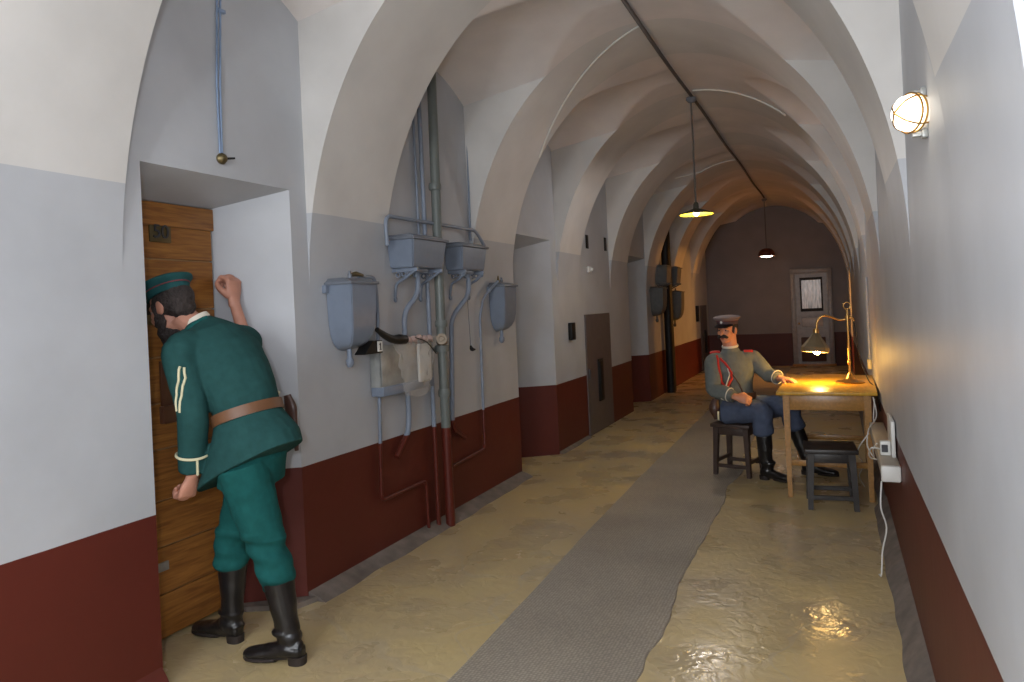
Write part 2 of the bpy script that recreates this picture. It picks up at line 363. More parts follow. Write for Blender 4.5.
# wall behind the photographer; its unseen window is added for the fill light
bm=NB(); wx0,wx1,wz0,wz1=-2.2,-.2,1.1,2.8
box(bm,(-3.4,YF-.3,0),(wx0,YF,4.3)); box(bm,(wx1,YF-.3,0),(XR+.3,YF,4.3)); box(bm,(wx0,YF-.3,0),(wx1,YF,wz0)); box(bm,(wx0,YF-.3,wz1),(wx1,YF,4.3))
struct('wall_front',bm,m_wall)
bm=NB()
for a,b in (((wx0,wz0),(wx0+.07,wz1)),((wx1-.07,wz0),(wx1,wz1)),((wx0,wz0),(wx1,wz0+.07)),((wx0,wz1-.07),(wx1,wz1)),((-1.23,wz0),(-1.17,wz1)),((wx0,1.93),(wx1,1.98))):
    box(bm,(a[0],YF-.2,a[1]),(b[0],YF-.13,b[1]))
struct('added_window_1',bm,m_white)
bm=NB(); box(bm,(-3.4,YF-.3,-.1),(XR+.3,YB+.3,0)); struct('floor',bm,m_floor)
# cement fillets at the foot of the walls
def fillet(name,side,ya,yb,wd,h,m,seed=0):
    bm=NB(); n=max(2,int((yb-ya)/.08)); A=[];B=[];D=[]
    x0=XL if side<0 else XR; s=1 if side<0 else -1
    for k in range(n+1):
        y=ya+(yb-ya)*k/n; q=1+.35*noise.noise(Vector((y*2.5,seed,0)))
        A.append(bm.verts.new((x0-s*.005,y,h))); B.append(bm.verts.new((x0+s*wd*q*.55,y,h*.55*q))); D.append(bm.verts.new((x0+s*wd*q,y,.001)))
    E0=bm.verts.new((x0-s*.005,ya,.001)); E1=bm.verts.new((x0-s*.005,yb,.001))
    for k in range(n):
        bm.faces.new((A[k],A[k+1],B[k+1],B[k])); bm.faces.new((B[k],B[k+1],D[k+1],D[k]))
    bm.faces.new((A[0],B[0],D[0],E0)); bm.faces.new((A[-1],B[-1],D[-1],E1))
    return struct(name,bm,m,smooth=50)
fillet('baseboard_left',-1,3.27,6.36,.12,.05,m_cement,1)
fillet('baseboard_left',-1,7.42,8.42,.05,.03,m_cement,2)
fillet('baseboard_left',-1,1.0,2.285,.06,.09,mat('kerb_red',RED,.5),3)
fillet('baseboard_right',1,-2.9,6.0,.085,.10,m_cement,4)
fillet('baseboard_right',1,6.0,17.9,.05,.06,m_cement,5)
# foot of the first embrasure's far reveal
bm=NB(); prism(bm,[(-3.15,3.02),(-2.80,3.255),(-2.74,3.27),(-2.78,3.14),(-3.15,2.97)],'z',0.001,.03); struct('baseboard_left',bm,m_cement)
# rubber runner, worn wavy edges, laid on the floor
bm=NB()
Lp=[(-1.60,-2.5),(-1.605,1.5),(-1.605,2.72),(-1.61,3.38),(-1.666,4.79),(-1.70,6.45),(-1.72,8.5),(-1.75,12),(-1.75,17.5)]
Rp=[(-.80,-2.5),(-.80,1.5),(-.81,3.0),(-.856,3.79),(-.865,4.8),(-.862,6.65),(-.9,8.5),(-.95,12),(-.95,17.5)]
def interp(L,y):
    for a,b in zip(L,L[1:]):
        if a[1]<=y<=b[1]: t=(y-a[1])/(b[1]-a[1]); return a[0]*(1-t)+b[0]*t
    return L[-1][0]
ra=[];yy=-2.5
while yy<17.5:
    l=interp(Lp,yy)+.012*noise.noise(Vector((yy*1.6,3,0))); r_=interp(Rp,yy)+.05*noise.noise(Vector((yy*1.5,9,0)))+.018*noise.noise(Vector((yy*6,1,0)))
    ra.append([bm.verts.new((l,yy,.0)),bm.verts.new((l+.004,yy,.006)),bm.verts.new((r_-.004,yy,.006)),bm.verts.new((r_,yy,.0))]); yy+=.06
for a,b in zip(ra,ra[1:]):
    for k in range(3): bm.faces.new((a[k],a[k+1],b[k+1],b[k]))
for e in (ra[0],ra[-1]): bm.faces.new(e)
tag(obj('floor_runner',bm,m_runner),'long grey studded rubber runner laid down the middle of the corridor floor','runner')

# ------------------------------------------------------------------ doors
def plank_door():
    bm=NB(); z=0.02; k=0
    zs=[.02,.242,.479,.712,.972,1.205,1.44,1.682,1.944,2.125]
    for a,b in zip(zs,zs[1:]): box(bm,(DX-.05,2.40,a+.0035),(DX+.002,3.02,b-.0035),.003)
    
    d=struct('door_1',bm,m_wood)
    bm=NB(); box(bm,(DX-.06,2.405,.03),(DX-.012,3.015,2.12)); obj('seam_board',bm,mat('pale_seam',srgb(176,140,100),.5),d)
    bm=NB(); box(bm,(DX-.06,2.36,2.115),(DX+.015,3.03,2.235),.004); box(bm,(DX-.06,2.36,0),(DX+.012,2.398,2.115),.003); o=obj('door_frame',bm,m_wood,d)
    bm=NB(); box(bm,(DX,2.615,2.03),(DX+.012,2.745,2.135),.004); pl=obj('number_plate',bm,m_oldbrass,d)
    cu=bpy.data.curves.new('n','FONT'); cu.body='50'; cu.size=.10; cu.extrude=.004; cu.align_x='CENTER'; cu.align_y='CENTER'
    t=bpy.data.objects.new('n',cu); C.objects.link(t); dg=bpy.context.evaluated_depsgraph_get(); dg.update()
    me=bpy.data.meshes.new_from_object(t.evaluated_get(dg)); bpy.data.objects.remove(t)
    me.transform(Matrix.Translation((DX+.014,2.68,2.082))@Matrix.Rotation(PI/2,4,'Z')@Matrix.Rotation(PI/2,4,'X')); me.materials.clear(); me.materials.append(m_hatch)
    o=bpy.data.objects.new('number',me); C.objects.link(o); o.parent=pl
    bm=NB(); lathe(bm,[(0,.0),(.045,.0),(.05,.012),(.035,.02),(.022,.014),(0,.014)],(DX,2.60,1.655),24,(1,0,0)); obj('peephole',bm,m_oldbrass,d)
    bm=NB(); box(bm,(DX,2.64,1.18),(DX+.015,2.71,1.42),.004); box(bm,(DX,2.63,1.10),(DX+.03,2.72,1.19),.006); obj('latch',bm,mat('latch_brown',srgb(96,62,44),.4),d)
    bm=NB(); box(bm,(DX,2.42,.36),(DX+.012,2.64,.405),.003); obj('hinge',bm,m_steel,d)
plank_door()
def flush_door(n,y0,y1,z1,x=XL):
    bm=NB(); box(bm,(x-.06,y0,0.01),(x+.015,y1,z1),.004); d=struct('door_%d'%n,bm,m_darkdoor)
    bm=NB(); box(bm,(x+.01,y0+.42,.38),(x+.03,y0+.62,.92),.006); box(bm,(x+.02,y0+.45,.41),(x+.04,y0+.59,.89),.004); obj('hatch',bm,m_black,d)
    bm=NB(); box(bm,(x+.01,y0+.05,.70),(x+.03,y0+.10,.82),.004); obj('hinge',bm,m_hatch,d)
    return d
flush_door(2,8.46,9.52,1.50)
for k,(a,b,ai,bi) in enumerate(OPEN[1:]):
    bm=NB(); box(bm,(DX-.05,ai,0),(DX,bi,2.24)); 
    for q in range(7): box(bm,(DX-.01,ai+.02,.05+q*.3),(DX+.008,bi-.02,.33+q*.3),.004)
    struct('door_%d'%(3+k),bm,m_darkdoor)
flush_door(5,16.85,17.7,1.5)
# door in the end wall
def end_door():
    m_d=mat('end_door_dark_paint',srgb(146,146,150),.35,noise_amt=.12); m_low=mat('end_door_low',srgb(78,52,44),.5)
    y=YB; x0,x1=-.90,-.02
    bm=NB(); box(bm,(x0+.1,y-.05,0.02),(x1-.1,y,2.12)); d=struct('door_6',bm,m_d)
    bm=NB(); box(bm,(x0,y-.09,0),(x0+.1,y,2.24),.01); box(bm,(x1-.1,y-.09,0),(x1,y,2.24),.01); box(bm,(x0,y-.092,2.12),(x1,y,2.24),.01); obj('door_frame',bm,m_d,d)
    bm=NB()
    box(bm,(x0+.1,y-.075,1.2),(x0+.2,y-.04,2.12)); box(bm,(x1-.2,y-.075,1.2),(x1-.1,y-.04,2.12)); box(bm,(x0+.2,y-.075,2.03),(x1-.2,y-.04,2.12)); box(bm,(x0+.1,y-.08,1.13),(x1-.1,y-.04,1.25)); 
    box(bm,(x0+.1,y-.075,.70),(x0+.2,y-.04,1.13)); box(bm,(x1-.2,y-.075,.70),(x1-.1,y-.04,1.13)); box(bm,(x0+.1,y-.08,.72),(x1-.1,y-.04,.86)); obj('rail',bm,m_d,d)
    m_gl=mat('end_door_pane_glare',srgb(235,235,238),.2,noise_amt=.6,nscale=3,aniso=(9,1,1.4))  # pale streaks put reflected glare into the pane colour
    bm=NB(); box(bm,(x0+.235,y-.066,1.32),(x1-.235,y-.04,1.97)); obj('pane',bm,m_gl,d)
    bm=NB(); box(bm,(x0+.2,y-.058,1.25),(x1-.2,y-.04,2.03)); obj('pane_surround',bm,m_black,d)
    bm=NB(); box(bm,(x0+.22,y-.07,.90),(x1-.22,y-.045,1.1),.015); obj('panel',bm,mat('panel_paint',srgb(185,185,190),.3),d)
    bm=NB(); box(bm,(x0+.18,y-.07,.1),(x1-.18,y-.045,.66),.02); obj('panel',bm,m_low,d)
    bm=NB(); ball(bm,(x0+.15,y-.11,.98),.025); obj('knob',bm,m_brass,d)
    bm=NB(); box(bm,(x0-.02,y-.2,0.001),(x1+.02,y,.05),.008); o=obj('threshold',bm,m_table,d)
end_door()

# ------------------------------------------------------------------ plumbing
def sagtube(name,pts,r,m,label,cat,group=None,rad=.05,n=12,parent=None):
    bm=NB(); tube(bm,bend(pts,rad),r,n); o=obj(name,bm,m,parent,50)
    if not parent: tag(o,label,cat,group)
    return o
def flush_tank(y0,y1,z0,z1,dp,label,group='small wall-hung flushing tanks',m_tank=m_tank,m_tankdark=m_tankdark):
    yc=(y0+y1)/2; W=(y1-y0)/2; H=z1-z0
    t=thing('flush_tank',label,'tank',(XL,yc,z0),0,group)
    def rect(z,sw,sd): return [(XL+.002,yc-W*sw,z),(XL+dp*sd,yc-W*sw*.96,z),(XL+dp*sd,yc+W*sw*.96,z),(XL+.002,yc+W*sw,z)]
    bm=NB(); prev=None
    for f,sw,sd in ((0,.12,.12),(.025,.35,.4),(.06,.52,.6),(.12,.68,.75),(.22,.83,.87),(.36,.92,.94),(.6,.97,.98),(.97,1,1)):
        r=[bm.verts.new(p) for p in rect(z0+H*f,sw,sd)]
        if prev:
            for k in range(4): bm.faces.new((prev[k],prev[(k+1)%4],r[(k+1)%4],r[k]))
        else: bm.faces.new(r)
        prev=r
    bm.faces.new(prev); bmesh.ops.bevel(bm,geom=[e for e in bm.edges if abs(e.verts[0].co.z-e.verts[1].co.z)>.003],offset=.006,segments=2,affect='EDGES')
    obj('tank_body',bm,m_tank,t,40)
    bm=NB(); box(bm,(XL,yc-W-.012,z1-.022),(XL+dp+.012,yc+W+.012,z1-.004),.005)
    vs=[bm.verts.new(p) for p in ((XL,yc-W,z1-.005),(XL+dp,yc-W,z1-.005),(XL+dp,yc+W,z1-.005),(XL,yc+W,z1-.005))]; vt=[bm.verts.new(p) for p in ((XL,yc-W*.8,z1+.02),(XL+dp*.6,yc-W*.8,z1+.02),(XL+dp*.6,yc+W*.8,z1+.02),(XL,yc+W*.8,z1+.02))]
    bm.faces.new(vt); 
    for k in range(4): bm.faces.new((vs[k],vs[(k+1)%4],vt[(k+1)%4],vt[k]))
    obj('lid',bm,m_tankdark,t,30)
    bm=NB(); lathe(bm,[(0,0),(.014,0),(.014,.03),(.009,.034),(.009,.05),(0,.052)],(XL+dp*.45,yc,z1+.015),14); obj('filler_cap',bm,m_tankdark,t)
    bm=NB(); lathe(bm,[(0,-.10),(.014,-.105),(.026,-.085),(.026,-.06),(.016,-.045),(.016,.02),(0,.02)],(XL+dp*.3,yc,z0),16); obj('outlet',bm,m_tank,t)
    bm=NB(); box(bm,(XL,yc-W-.035,z1-.07),(XL+.03,yc-W+.003,z1-.02),.006); obj('bracket',bm,m_tank,t)
    bm=NB(); box(bm,(XL,yc+W-.003,z1-.07),(XL+.03,yc+W+.035,z1-.02),.006); obj('bracket',bm,m_tank,t)
    return t
def cistern(y0,y1,z0,z1,dp,label,group='large flushing cisterns',m_tank=m_tank,m_tankdark=m_tankdark):
    yc=(y0+y1)/2; W=(y1-y0)/2
    t=thing('cistern',label,'cistern',(XL,yc,z0),0,group)
    bm=NB(); prev=None
    for z,s in ((z0,.88),(z1-.02,1)):
        r=[bm.verts.new(p) for p in ((XL,yc-W*s,z),(XL+dp*s,yc-W*s,z),(XL+dp*s,yc+W*s,z),(XL,yc+W*s,z))]
        if prev:
            for k in range(4): bm.faces.new((prev[k],prev[(k+1)%4],r[(k+1)%4],r[k]))
        else: bm.faces.new(r)
        prev=r
    bm.faces.new(prev); bmesh.ops.bevel(bm,geom=list(bm.edges),offset=.008,segments=2,affect='EDGES'); obj('tank_body',bm,m_tank,t,40)
    bm=NB(); box(bm,(XL,yc-W-.015,z1-.025),(XL+dp+.015,yc+W+.015,z1-.005),.006); box(bm,(XL,yc-W+.01,z1-.005),(XL+dp-.02,yc+W-.01,z1+.014),.012); obj('lid',bm,m_tankdark,t,30)
    for s in (-1,1):
        yb=yc+s*W*.72
        bm=NB(); box(bm,(XL,yb-.012,z0-.03),(XL+dp*.95,yb+.012,z0-.002),.003)
        tube(bm,[(XL+.01,yb,z0-.20),(XL+.03,yb,z0-.11),(XL+.10,yb,z0-.07),(XL+dp*.85,yb,z0-.02)],.011,8,6)
        for q in range(3): lathe(bm,[(.012,-.006),(.02,-.006),(.02,.006),(.012,.006),(.012,-.006)],(XL+.045+q*.045,yb,z0-.047+.006*q),12,(0,1,0))
        ball(bm,(XL+.012,yb,z0-.215),(.014,.014,.022)); obj('bracket',bm,m_tank,t,40)
    bm=NB(); box(bm,(XL+.02,yc-.07,z0-.03),(XL+dp*.7,yc+.07,z0+.002),.008); lathe(bm,[(0,-.06),(.026,-.06),(.026,-.03),(0,-.03)],(XL+.09,yc,z0),16); obj('valve_housing',bm,m_tank,t,40)
    return t
flush_tank(3.54,3.81,1.395,1.82,.19,'blue-grey tapered flushing tank nearest the green-coated figure')
flush_tank(5.80,6.08,1.41,1.83,.155,'blue-grey tapered flushing tank on the pier edge, right of the twin cisterns')
cistern(4.22,4.69,1.925,2.14,.215,'large blue-grey box cistern on ornate brackets, left of the thick stack pipe')
cistern(5.02,5.46,1.935,2.14,.17,'large blue-grey box cistern on ornate brackets, right of the thick stack pipe')
g1='thin water pipes on the pier wall'
# soil stack with collars
t=thing('soil_stack','thick grey-green soil pipe running from vault to floor between the two cisterns','pipe',(-2.70,4.75,0))
bm=NB(); tube(bm,[(-2.70,4.76,0.002),(-2.70,4.75,1.6),(-2.70,4.78,3.52)],.036,20); obj('pipe',bm,m_stack,t,50)
for z,h in ((2.55,.05),(1.00,.06),(1.52,.05)):
    bm=NB(); lathe(bm,[(0.03,-h/2),(.044,-h/2),(.047,-h/4),(.047,h/4),(.044,h/2),(.03,h/2)],(-2.70,4.755,z),20); obj('collar',bm,m_stack,t,50)
bm=NB(); tube(bm,[(-2.70,4.75,1.385),(-2.665,4.70,1.40),(-2.64,4.64,1.41)],[.042,.038,.032],18,4); lathe(bm,[(.03,-.03),(.040,-.03),(.040,0),(.022,0),(.018,-.01),(0,-.01)],(-2.625,4.62,1.412),18,(.5,-.8,.1)); obj('branch_fitting',bm,mat('fitting_tan',srgb(150,135,115),.5),t,50)
bm=NB(); lathe(bm,[(.045,-.02),(.055,-.02),(.055,.03),(.045,.03)],(-2.70,4.75,1.33),18); box(bm,(-2.8,4.735,1.32),(-2.70,4.765,1.345)); obj('clamp',bm,m_stack,t,40)
sagtube('water_pipe',[(-2.75,4.66,3.5),(-2.75,4.67,.001)],.017,m_pipe,'vertical blue-grey water pipe just left of the thick stack pipe','pipe',g1)
sagtube('water_pipe',[(-2.77,4.60,3.5),(-2.77,4.61,2.16)],.010,m_pipe,'thin blue-grey pipe from the vault down to the left cistern','pipe',g1)
sagtube('supply_pipe',[(-2.72,4.11,2.07),(-2.72,4.10,2.27),(-2.72,4.75,2.275),(-2.72,5.44,2.28),(-2.72,5.60,2.16)],.014,m_pipe,'arched blue-grey supply pipe looping over both box cisterns','pipe',rad=.07)
sagtube('flush_pipe',[(-2.71,4.47,1.87),(-2.71,4.46,1.74),(-2.76,4.34,1.62),(-2.76,4.345,.90),(-2.76,4.33,.78),(-2.77,4.18,.63)],.020,m_pipe,'bent flush pipe dropping from the left box cistern','pipe','flush pipes below the box cisterns',rad=.08)
sagtube('flush_pipe',[(-2.71,5.26,1.88),(-2.71,5.25,1.74),(-2.76,5.03,1.56),(-2.76,4.96,.70),(-2.76,5.16,.59)],.020,m_pipe,'bent flush pipe dropping from the right box cistern','pipe','flush pipes below the box cisterns',rad=.08)
sagtube('water_pipe',[(-2.74,3.80,1.855),(-2.75,3.99,1.855),(-2.765,4.03,1.70),(-2.77,3.98,.385),(-2.77,4.55,.385),(-2.77,4.56,.001)],.0125,m_pipe,'thin pipe from the nearest tapered tank, jogging down to the floor','pipe',g1,rad=.05)
sagtube('water_pipe',[(-2.72,5.84,1.86),(-2.75,5.60,1.72),(-2.77,5.55,1.55),(-2.77,5.53,.43),(-2.77,4.93,.40),(-2.77,4.90,.001)],.0125,m_pipe,'thin pipe from the pier-edge tapered tank, jogging down to the floor','pipe',g1,rad=.06)
sagtube('water_pipe',[(-2.785,5.50,3.42),(-2.785,5.47,2.20)],.010,m_pipe,'thin grey pipe down the corner beside the right box cistern','pipe',g1)
t=thing('pull_chain','thin pull chain with a dark handle beside the right box cistern','chain',(-2.76,5.32,1.29))
bm=NB(); tube(bm,[(-2.76,5.31,1.86),(-2.76,5.335,1.31)],.0035,6); obj('chain',bm,m_tankdark,t)
bm=NB(); tube(bm,[(-2.76,5.335,1.32),(-2.75,5.335,1.29),(-2.74,5.37,1.285)],[.008,.018,.008],10,3); obj('handle',bm,m_black,t)
bm=NB(); tube(bm,[(-2.73,3.70,1.86),(-2.73,3.76,1.87),(-2.73,3.83,1.862)],[.010,.017,.010],10,2); tag(obj('tap_key',bm,m_oldbrass),'small brass stop tap beside the lid of the nearest tapered tank','tap')
bm=NB(); tube(bm,[(-2.72,5.85,1.83),(-2.72,5.85,1.91)],[.02,.004],10); tag(obj('tap_key',bm,m_oldbrass),'small pointed brass cap on the pier-edge tapered tank','tap')
# tin basin
t=thing('wall_basin','dented sheet-steel basin fixed to the wall between the pipes','basin',(XL,4.28,1.05))
bm=NB(); y0,y1=3.95,4.60
box(bm,(-2.715,y0,1.13),(-2.70,y1,1.405),.002); box(bm,(-2.79,y0,1.13),(-2.705,y0+.012,1.395),.002); box(bm,(-2.79,y1-.012,1.13),(-2.705,y1,1.395),.002); obj('steel_sheet',bm,m_steel,t,30)
bm=NB(); box(bm,(-2.79,y0-.004,1.07),(-2.69,y1+.004,1.135),.01); obj('rim',bm,m_tank,t,30)
# bracket with number one, hose
t=thing('wall_bracket','small black wall bracket with a white number tag beside the steel basin','bracket',(-2.74,3.72,1.34))
bm=NB(); prism(bm,[(3.69,1.365),(3.88,1.365),(3.88,1.445),(3.78,1.445)],'x',-2.72,-2.64); obj('bracket',bm,m_black,t)
bm=NB(); box(bm,(-2.639,3.825,1.375),(-2.634,3.875,1.44)); tg=obj('number_tag',bm,m_white,t)
bm=NB(); box(bm,(-2.6335,3.846,1.385),(-2.632,3.854,1.43)); box(bm,(-2.6335,3.838,1.417),(-2.632,3.846,1.423)); box(bm,(-2.6335,3.840,1.385),(-2.632,3.860,1.39)); obj('digit',bm,m_black,tg)
bm=NB(); tube(bm,[(-2.62,3.80,1.515),(-2.62,3.88,1.475),(-2.62,3.97,1.445),(-2.62,4.05,1.44),(-2.62,4.12,1.435)],[.016,.022,.026,.034,.03],14,4); tag(obj('rubber_hose',bm,m_rubber),'short black rubber hose end lying across the top of the steel basin','hose')
# crumpled clear bag
bm=NB(); N1,N2=26,26; gg=[]
for i in range(N1+1):
    row=[]
    for j in range(N2+1):
        u=i/N1; v=j/N2   # u along Y, v down
        y=4.06+.54*u*(1-.35*v)+.10*v; z=1.43-.37*v-.03*math.sin(u*PI)*v
        nz=noise.noise(Vector((u*6,v*5,2)))+.6*noise.noise(Vector((u*14,v*10,5)))
        x=-2.665+.045*math.sin(PI*min(1,u*1.05))*(.4+.6*math.sin(PI*v))+.02*nz
        row.append(bm.verts.new((x,y+.012*nz,z+.01*nz)))
    gg.append(row)
for i in range(N1):
    for j in range(N2): bm.faces.new((gg[i][j],gg[i+1][j],gg[i+1][j+1],gg[i][j+1]))
bag=thing('plastic_bag','crumpled clear plastic bag hanging over the front of the steel basin','bag',(-2.66,4.3,1.1))
obj('film',bm,m_film,bag,180)
bm=NB(); box(bm,(-2.690,4.38,1.12),(-2.675,4.55,1.39),.01)
for v in bm.verts: v.co.x+=.01*math.sin(v.co.y*40)
obj('paper',bm,m_white,bag)
bm=NB()
for k in range(5): tube(bm,[(-2.67+.01*random.random(),4.16+.07*k,1.41+.02*random.random()),(-2.645,4.20+.07*k,1.425+.02*random.random()),(-2.66,4.26+.07*k,1.40)],[.008,.022,.008],10,4)
obj('crumpled_top',bm,mat('pinkish_film',srgb(190,165,158),.3,noise_amt=.3,nscale=20,bump=.5,bscale=30),bag,60)
bm=NB(); tube(bm,[(-2.625,4.26,1.44),(-2.62,4.40,1.40),(-2.63,4.54,1.31)],.004,6,4); tag(obj('cord',bm,m_rubber),'thin dark cord across the crumpled clear bag','cord')
# the same plumbing in the farther bay
def far(y): return y
t=flush_tank(11.55+1.1,12.85,1.40,1.85,.2,'dim grey tapered tank left of the pair of black pipes far along the left wall') if False else None
gB='black pipes far along the left wall'
sagtube('black_pipe',[(-2.70,12.90,3.44),(-2.70,12.90,.001)],.075,m_black,'thick black pipe from vault to floor far along the left wall, nearer of the pair','pipe',rad=.01,n=18)
sagtube('black_pipe',[(-2.70,13.12,3.44),(-2.70,13.12,.001)],.045,m_black,'slimmer black pipe from vault to floor just behind the thick black one','pipe',rad=.01,n=18)
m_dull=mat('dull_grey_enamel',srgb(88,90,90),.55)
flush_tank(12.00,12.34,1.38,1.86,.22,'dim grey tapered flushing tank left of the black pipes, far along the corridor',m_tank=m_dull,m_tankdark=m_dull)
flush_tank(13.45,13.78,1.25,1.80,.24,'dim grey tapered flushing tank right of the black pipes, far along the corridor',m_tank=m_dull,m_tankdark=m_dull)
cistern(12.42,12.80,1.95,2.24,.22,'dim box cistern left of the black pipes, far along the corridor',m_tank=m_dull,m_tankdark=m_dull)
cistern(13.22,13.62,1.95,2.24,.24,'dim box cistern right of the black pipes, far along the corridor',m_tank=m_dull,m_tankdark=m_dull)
# bell pull at the first bay: two thin pipes with a brass button
t=thing('bell_switch','brass switch with twin blue conduits hanging down the wall above the plank door','switch',(XL,2.76,2.43))
bm=NB(); lathe(bm,[(0,0),(.026,0),(.03,.012),(.022,.028),(.012,.036),(0,.038)],(XL,2.76,2.43),20,(1,0,0)); obj('switch_body',bm,m_oldbrass,t)
bm=NB(); tube(bm,[(XL+.02,2.77,2.43),(XL+.05,2.81,2.435)],[.006,.005],8); obj('lever',bm,m_black,t)
m_bl=mat('blue_conduit',srgb(130,150,180),.4)
for dy in (-.010,.012):
    bm=NB(); tube(bm,[(XL+.012,2.755+dy*.6,2.45),(XL+.012,2.758+dy,2.8),(XL+.012,2.80+dy,3.49)],.0055,8); obj('conduit',bm,m_bl,t,50)
bm=NB(); box(bm,(XL,2.775,3.18),(XL+.02,2.825,3.20),.003); obj('clip',bm,m_bl,t)
# small fittings about the low grey door
for (y,z,hy,hz,l) in ((8.70,2.41,.045,.085,'dark slot high on the wall left above the low grey door'),(9.50,2.43,.045,.09,'dark slot high on the wall right above the low grey door')):
    bm=NB(); box(bm,(XL-.02,y-hy,z-hz),(XL+.012,y+hy,z+hz),.004); tag(obj('vent_slot',bm,m_black),l,'vent','dark slots over the low grey door')
bm=NB(); box(bm,(XL,7.86,1.22),(XL+.05,7.99,1.42),.008); tag(obj('junction_box',bm,m_black),'small black box on the wall left of the low grey door','box')
bm=NB(); box(bm,(XL,8.66,2.02),(XL+.03,8.78,2.10),.01); ball(bm,(XL+.04,8.72,2.06),.025); tag(obj('sensor',bm,m_white),'small white sensor on the wall above the low grey door','sensor')
bm=NB(); box(bm,(XL,16.30,1.15),(XL+.05,16.48,1.50),.01); tag(obj('junction_box',bm,m_black),'small dark box on the lamplit wall far along on the left','box')
# ------------------------------------------------------------------ ceiling conduit and pendant lamps
bm=NB(); tube(bm,[(XC,y,3.715+.012*math.sin(y*1.7)) for y in [0.2+i*.4 for i in range(41)]],.016,10)
tag(obj('ceiling_conduit',bm,mat('conduit_grey',srgb(80,74,72),.5)),'grey conduit running along the crown of the vault','conduit')
m_shg=mat('shade_enamel_green',srgb(70,66,52),.4)
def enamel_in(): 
    return mat('shade_enamel_lit',srgb(228,196,50),.4,noise_amt=.03)  # yellow glow of the lamp put into the inner enamel colour
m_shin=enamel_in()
m_bulb=emis('warm_bulb',(1,.72,.30,1),22); m_bulb2=emis('white_bulb',(1,.9,.75,1),14)
def pendant(y,zs,r,label,kind):
    x=XC-.01
    t=thing('pendant_lamp',label,'lamp',(x,y,zs),0,'pendant lamps')
    bm=NB(); lathe(bm,[(0,0),(.05,0),(.055,-.02),(.03,-.05),(0,-.055)],(x,y,3.71),18); obj('ceiling_rose',bm,m_tankdark,t)
    bm=NB(); tube(bm,[(x,y,3.68),(x,y,zs+.10)],.009,8); obj('stem',bm,mat('stem',srgb(90,84,80),.5),t,50)
    bm=NB(); lathe(bm,[(0,.11),(.018,.11),(.028,.09),(.03,.05),(.03,.03)],(x,y,zs),18); obj('lamp_holder',bm,m_shg,t)
    bm=NB()
    if kind==0: lathe(bm,[(.03,.045),(.06,.035),(r*.97,-.008),(r,-.016),(r*.985,-.018),(.06,.026),(.03,.03)],(x,y,zs),40)
    else: lathe(bm,[(.025,.14),(.08,.13),(.13,.10),(.165,.04),(r,-.03),(r-.006,-.03),(.158,.035),(.125,.09),(.08,.12),(.025,.13)],(x,y,zs),40)
    sh=obj('lamp_shade',bm,m_shg if kind==0 else mat('shade_maroon',srgb(88,40,32),.4),t,60)
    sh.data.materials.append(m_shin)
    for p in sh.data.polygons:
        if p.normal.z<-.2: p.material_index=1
    bm=NB(); ball(bm,(x,y,zs-.002 if kind==0 else zs-.03),.030 if kind==0 else (.125,.125,.022)); obj('bulb',bm,m_bulb if kind==0 else m_bulb2,t)
    return x,y
pendant(7.65,2.515,.175,'shallow green enamel pendant lamp glowing yellow, nearer of the two on the vault','flat') if False else None
pendant(7.65,2.515,.175,'shallow enamel pendant lamp with glowing yellow underside, nearer of the two',0)
pendant(16.3,2.52,.17,'domed maroon pendant lamp with white glowing rim, far end of the corridor',1)
point('pendant_light',(XC-.01,7.65,2.40),23,(1,.92,.88),.05)
point('pendant_light',(XC-.01,16.3,2.40),3,(1,.5,.25),.05)
# white cables clipped on the vault
def vault_cable(x0,x1,y0,y1,label):
    bm=NB(); pts=[]
    for k in range(25):
        t=k/24; x=x0+(x1-x0)*t; y=y0+(y1-y0)*t; pts.append((x,y,ceilz(x,y)-.012 if not any(a<=y<=b for a,b in ARCH) else ell(x)-.010))
    tube(bm,pts,.008,6); tag(obj('vault_cable',bm,m_white),label,'cable','white cables on the vault')
vault_cable(-2.45,XC,6.30,5.52,'white cable clipped to the vault left of the conduit, nearest of three')
vault_cable(-1.22,-.35,7.50,7.55,'white cable on the vault right of the nearer pendant lamp')
vault_cable(-2.2,XC,11.5,11.55,'white cable on the vault left of the conduit behind the nearer pendant')

# ------------------------------------------------------------------ wall lamp on the right
t=thing('wall_lamp','round caged bulkhead lamp, lit, high on the right wall','lamp',(XR,2.66,2.17))
lc=Vector((XR,2.66,2.168)); ax=Vector((-1,-.62,-.02)).normalized()
bm=NB(); lathe(bm,[(0,0),(.052,0),(.055,.01),(.055,.028),(.048,.036),(0,.036)],lc,24,ax); lathe(bm,[(0,-.02),(.045,-.02),(.05,.0),(.05,.02),(0,.02)],lc,24,(-1,0,0)); obj('lamp_body',bm,m_white,t,40)
bm=NB(); lathe(bm,[(.047,.034),(.056,.044),(.058,.062),(.052,.085),(.036,.100),(.018,.107),(0,.109)],lc,28,ax); obj('globe',bm,emis('lit_globe',(1,.93,.80,1),3.2),t,60)
bm=NB()
for r_,h in ((.060,.044),(.062,.062)):
    pts=[]; u=ax.cross(Vector((0,0,1))).normalized(); v=ax.cross(u)
    for k in range(33): a=2*PI*k/32; pts.append(lc+ax*h+(u*math.cos(a)+v*math.sin(a))*r_)
    tube(bm,pts,.0035,6)
for k in range(4):
    a=PI/4+k*PI/2; d=u*math.cos(a)+v*math.sin(a)
    tube(bm,[lc+ax*.03+d*.058,lc+ax*.065+d*.062,lc+ax*.098+d*.040,lc+ax*.115],.003,6,4)
obj('guard',bm,m_brass,t,60)
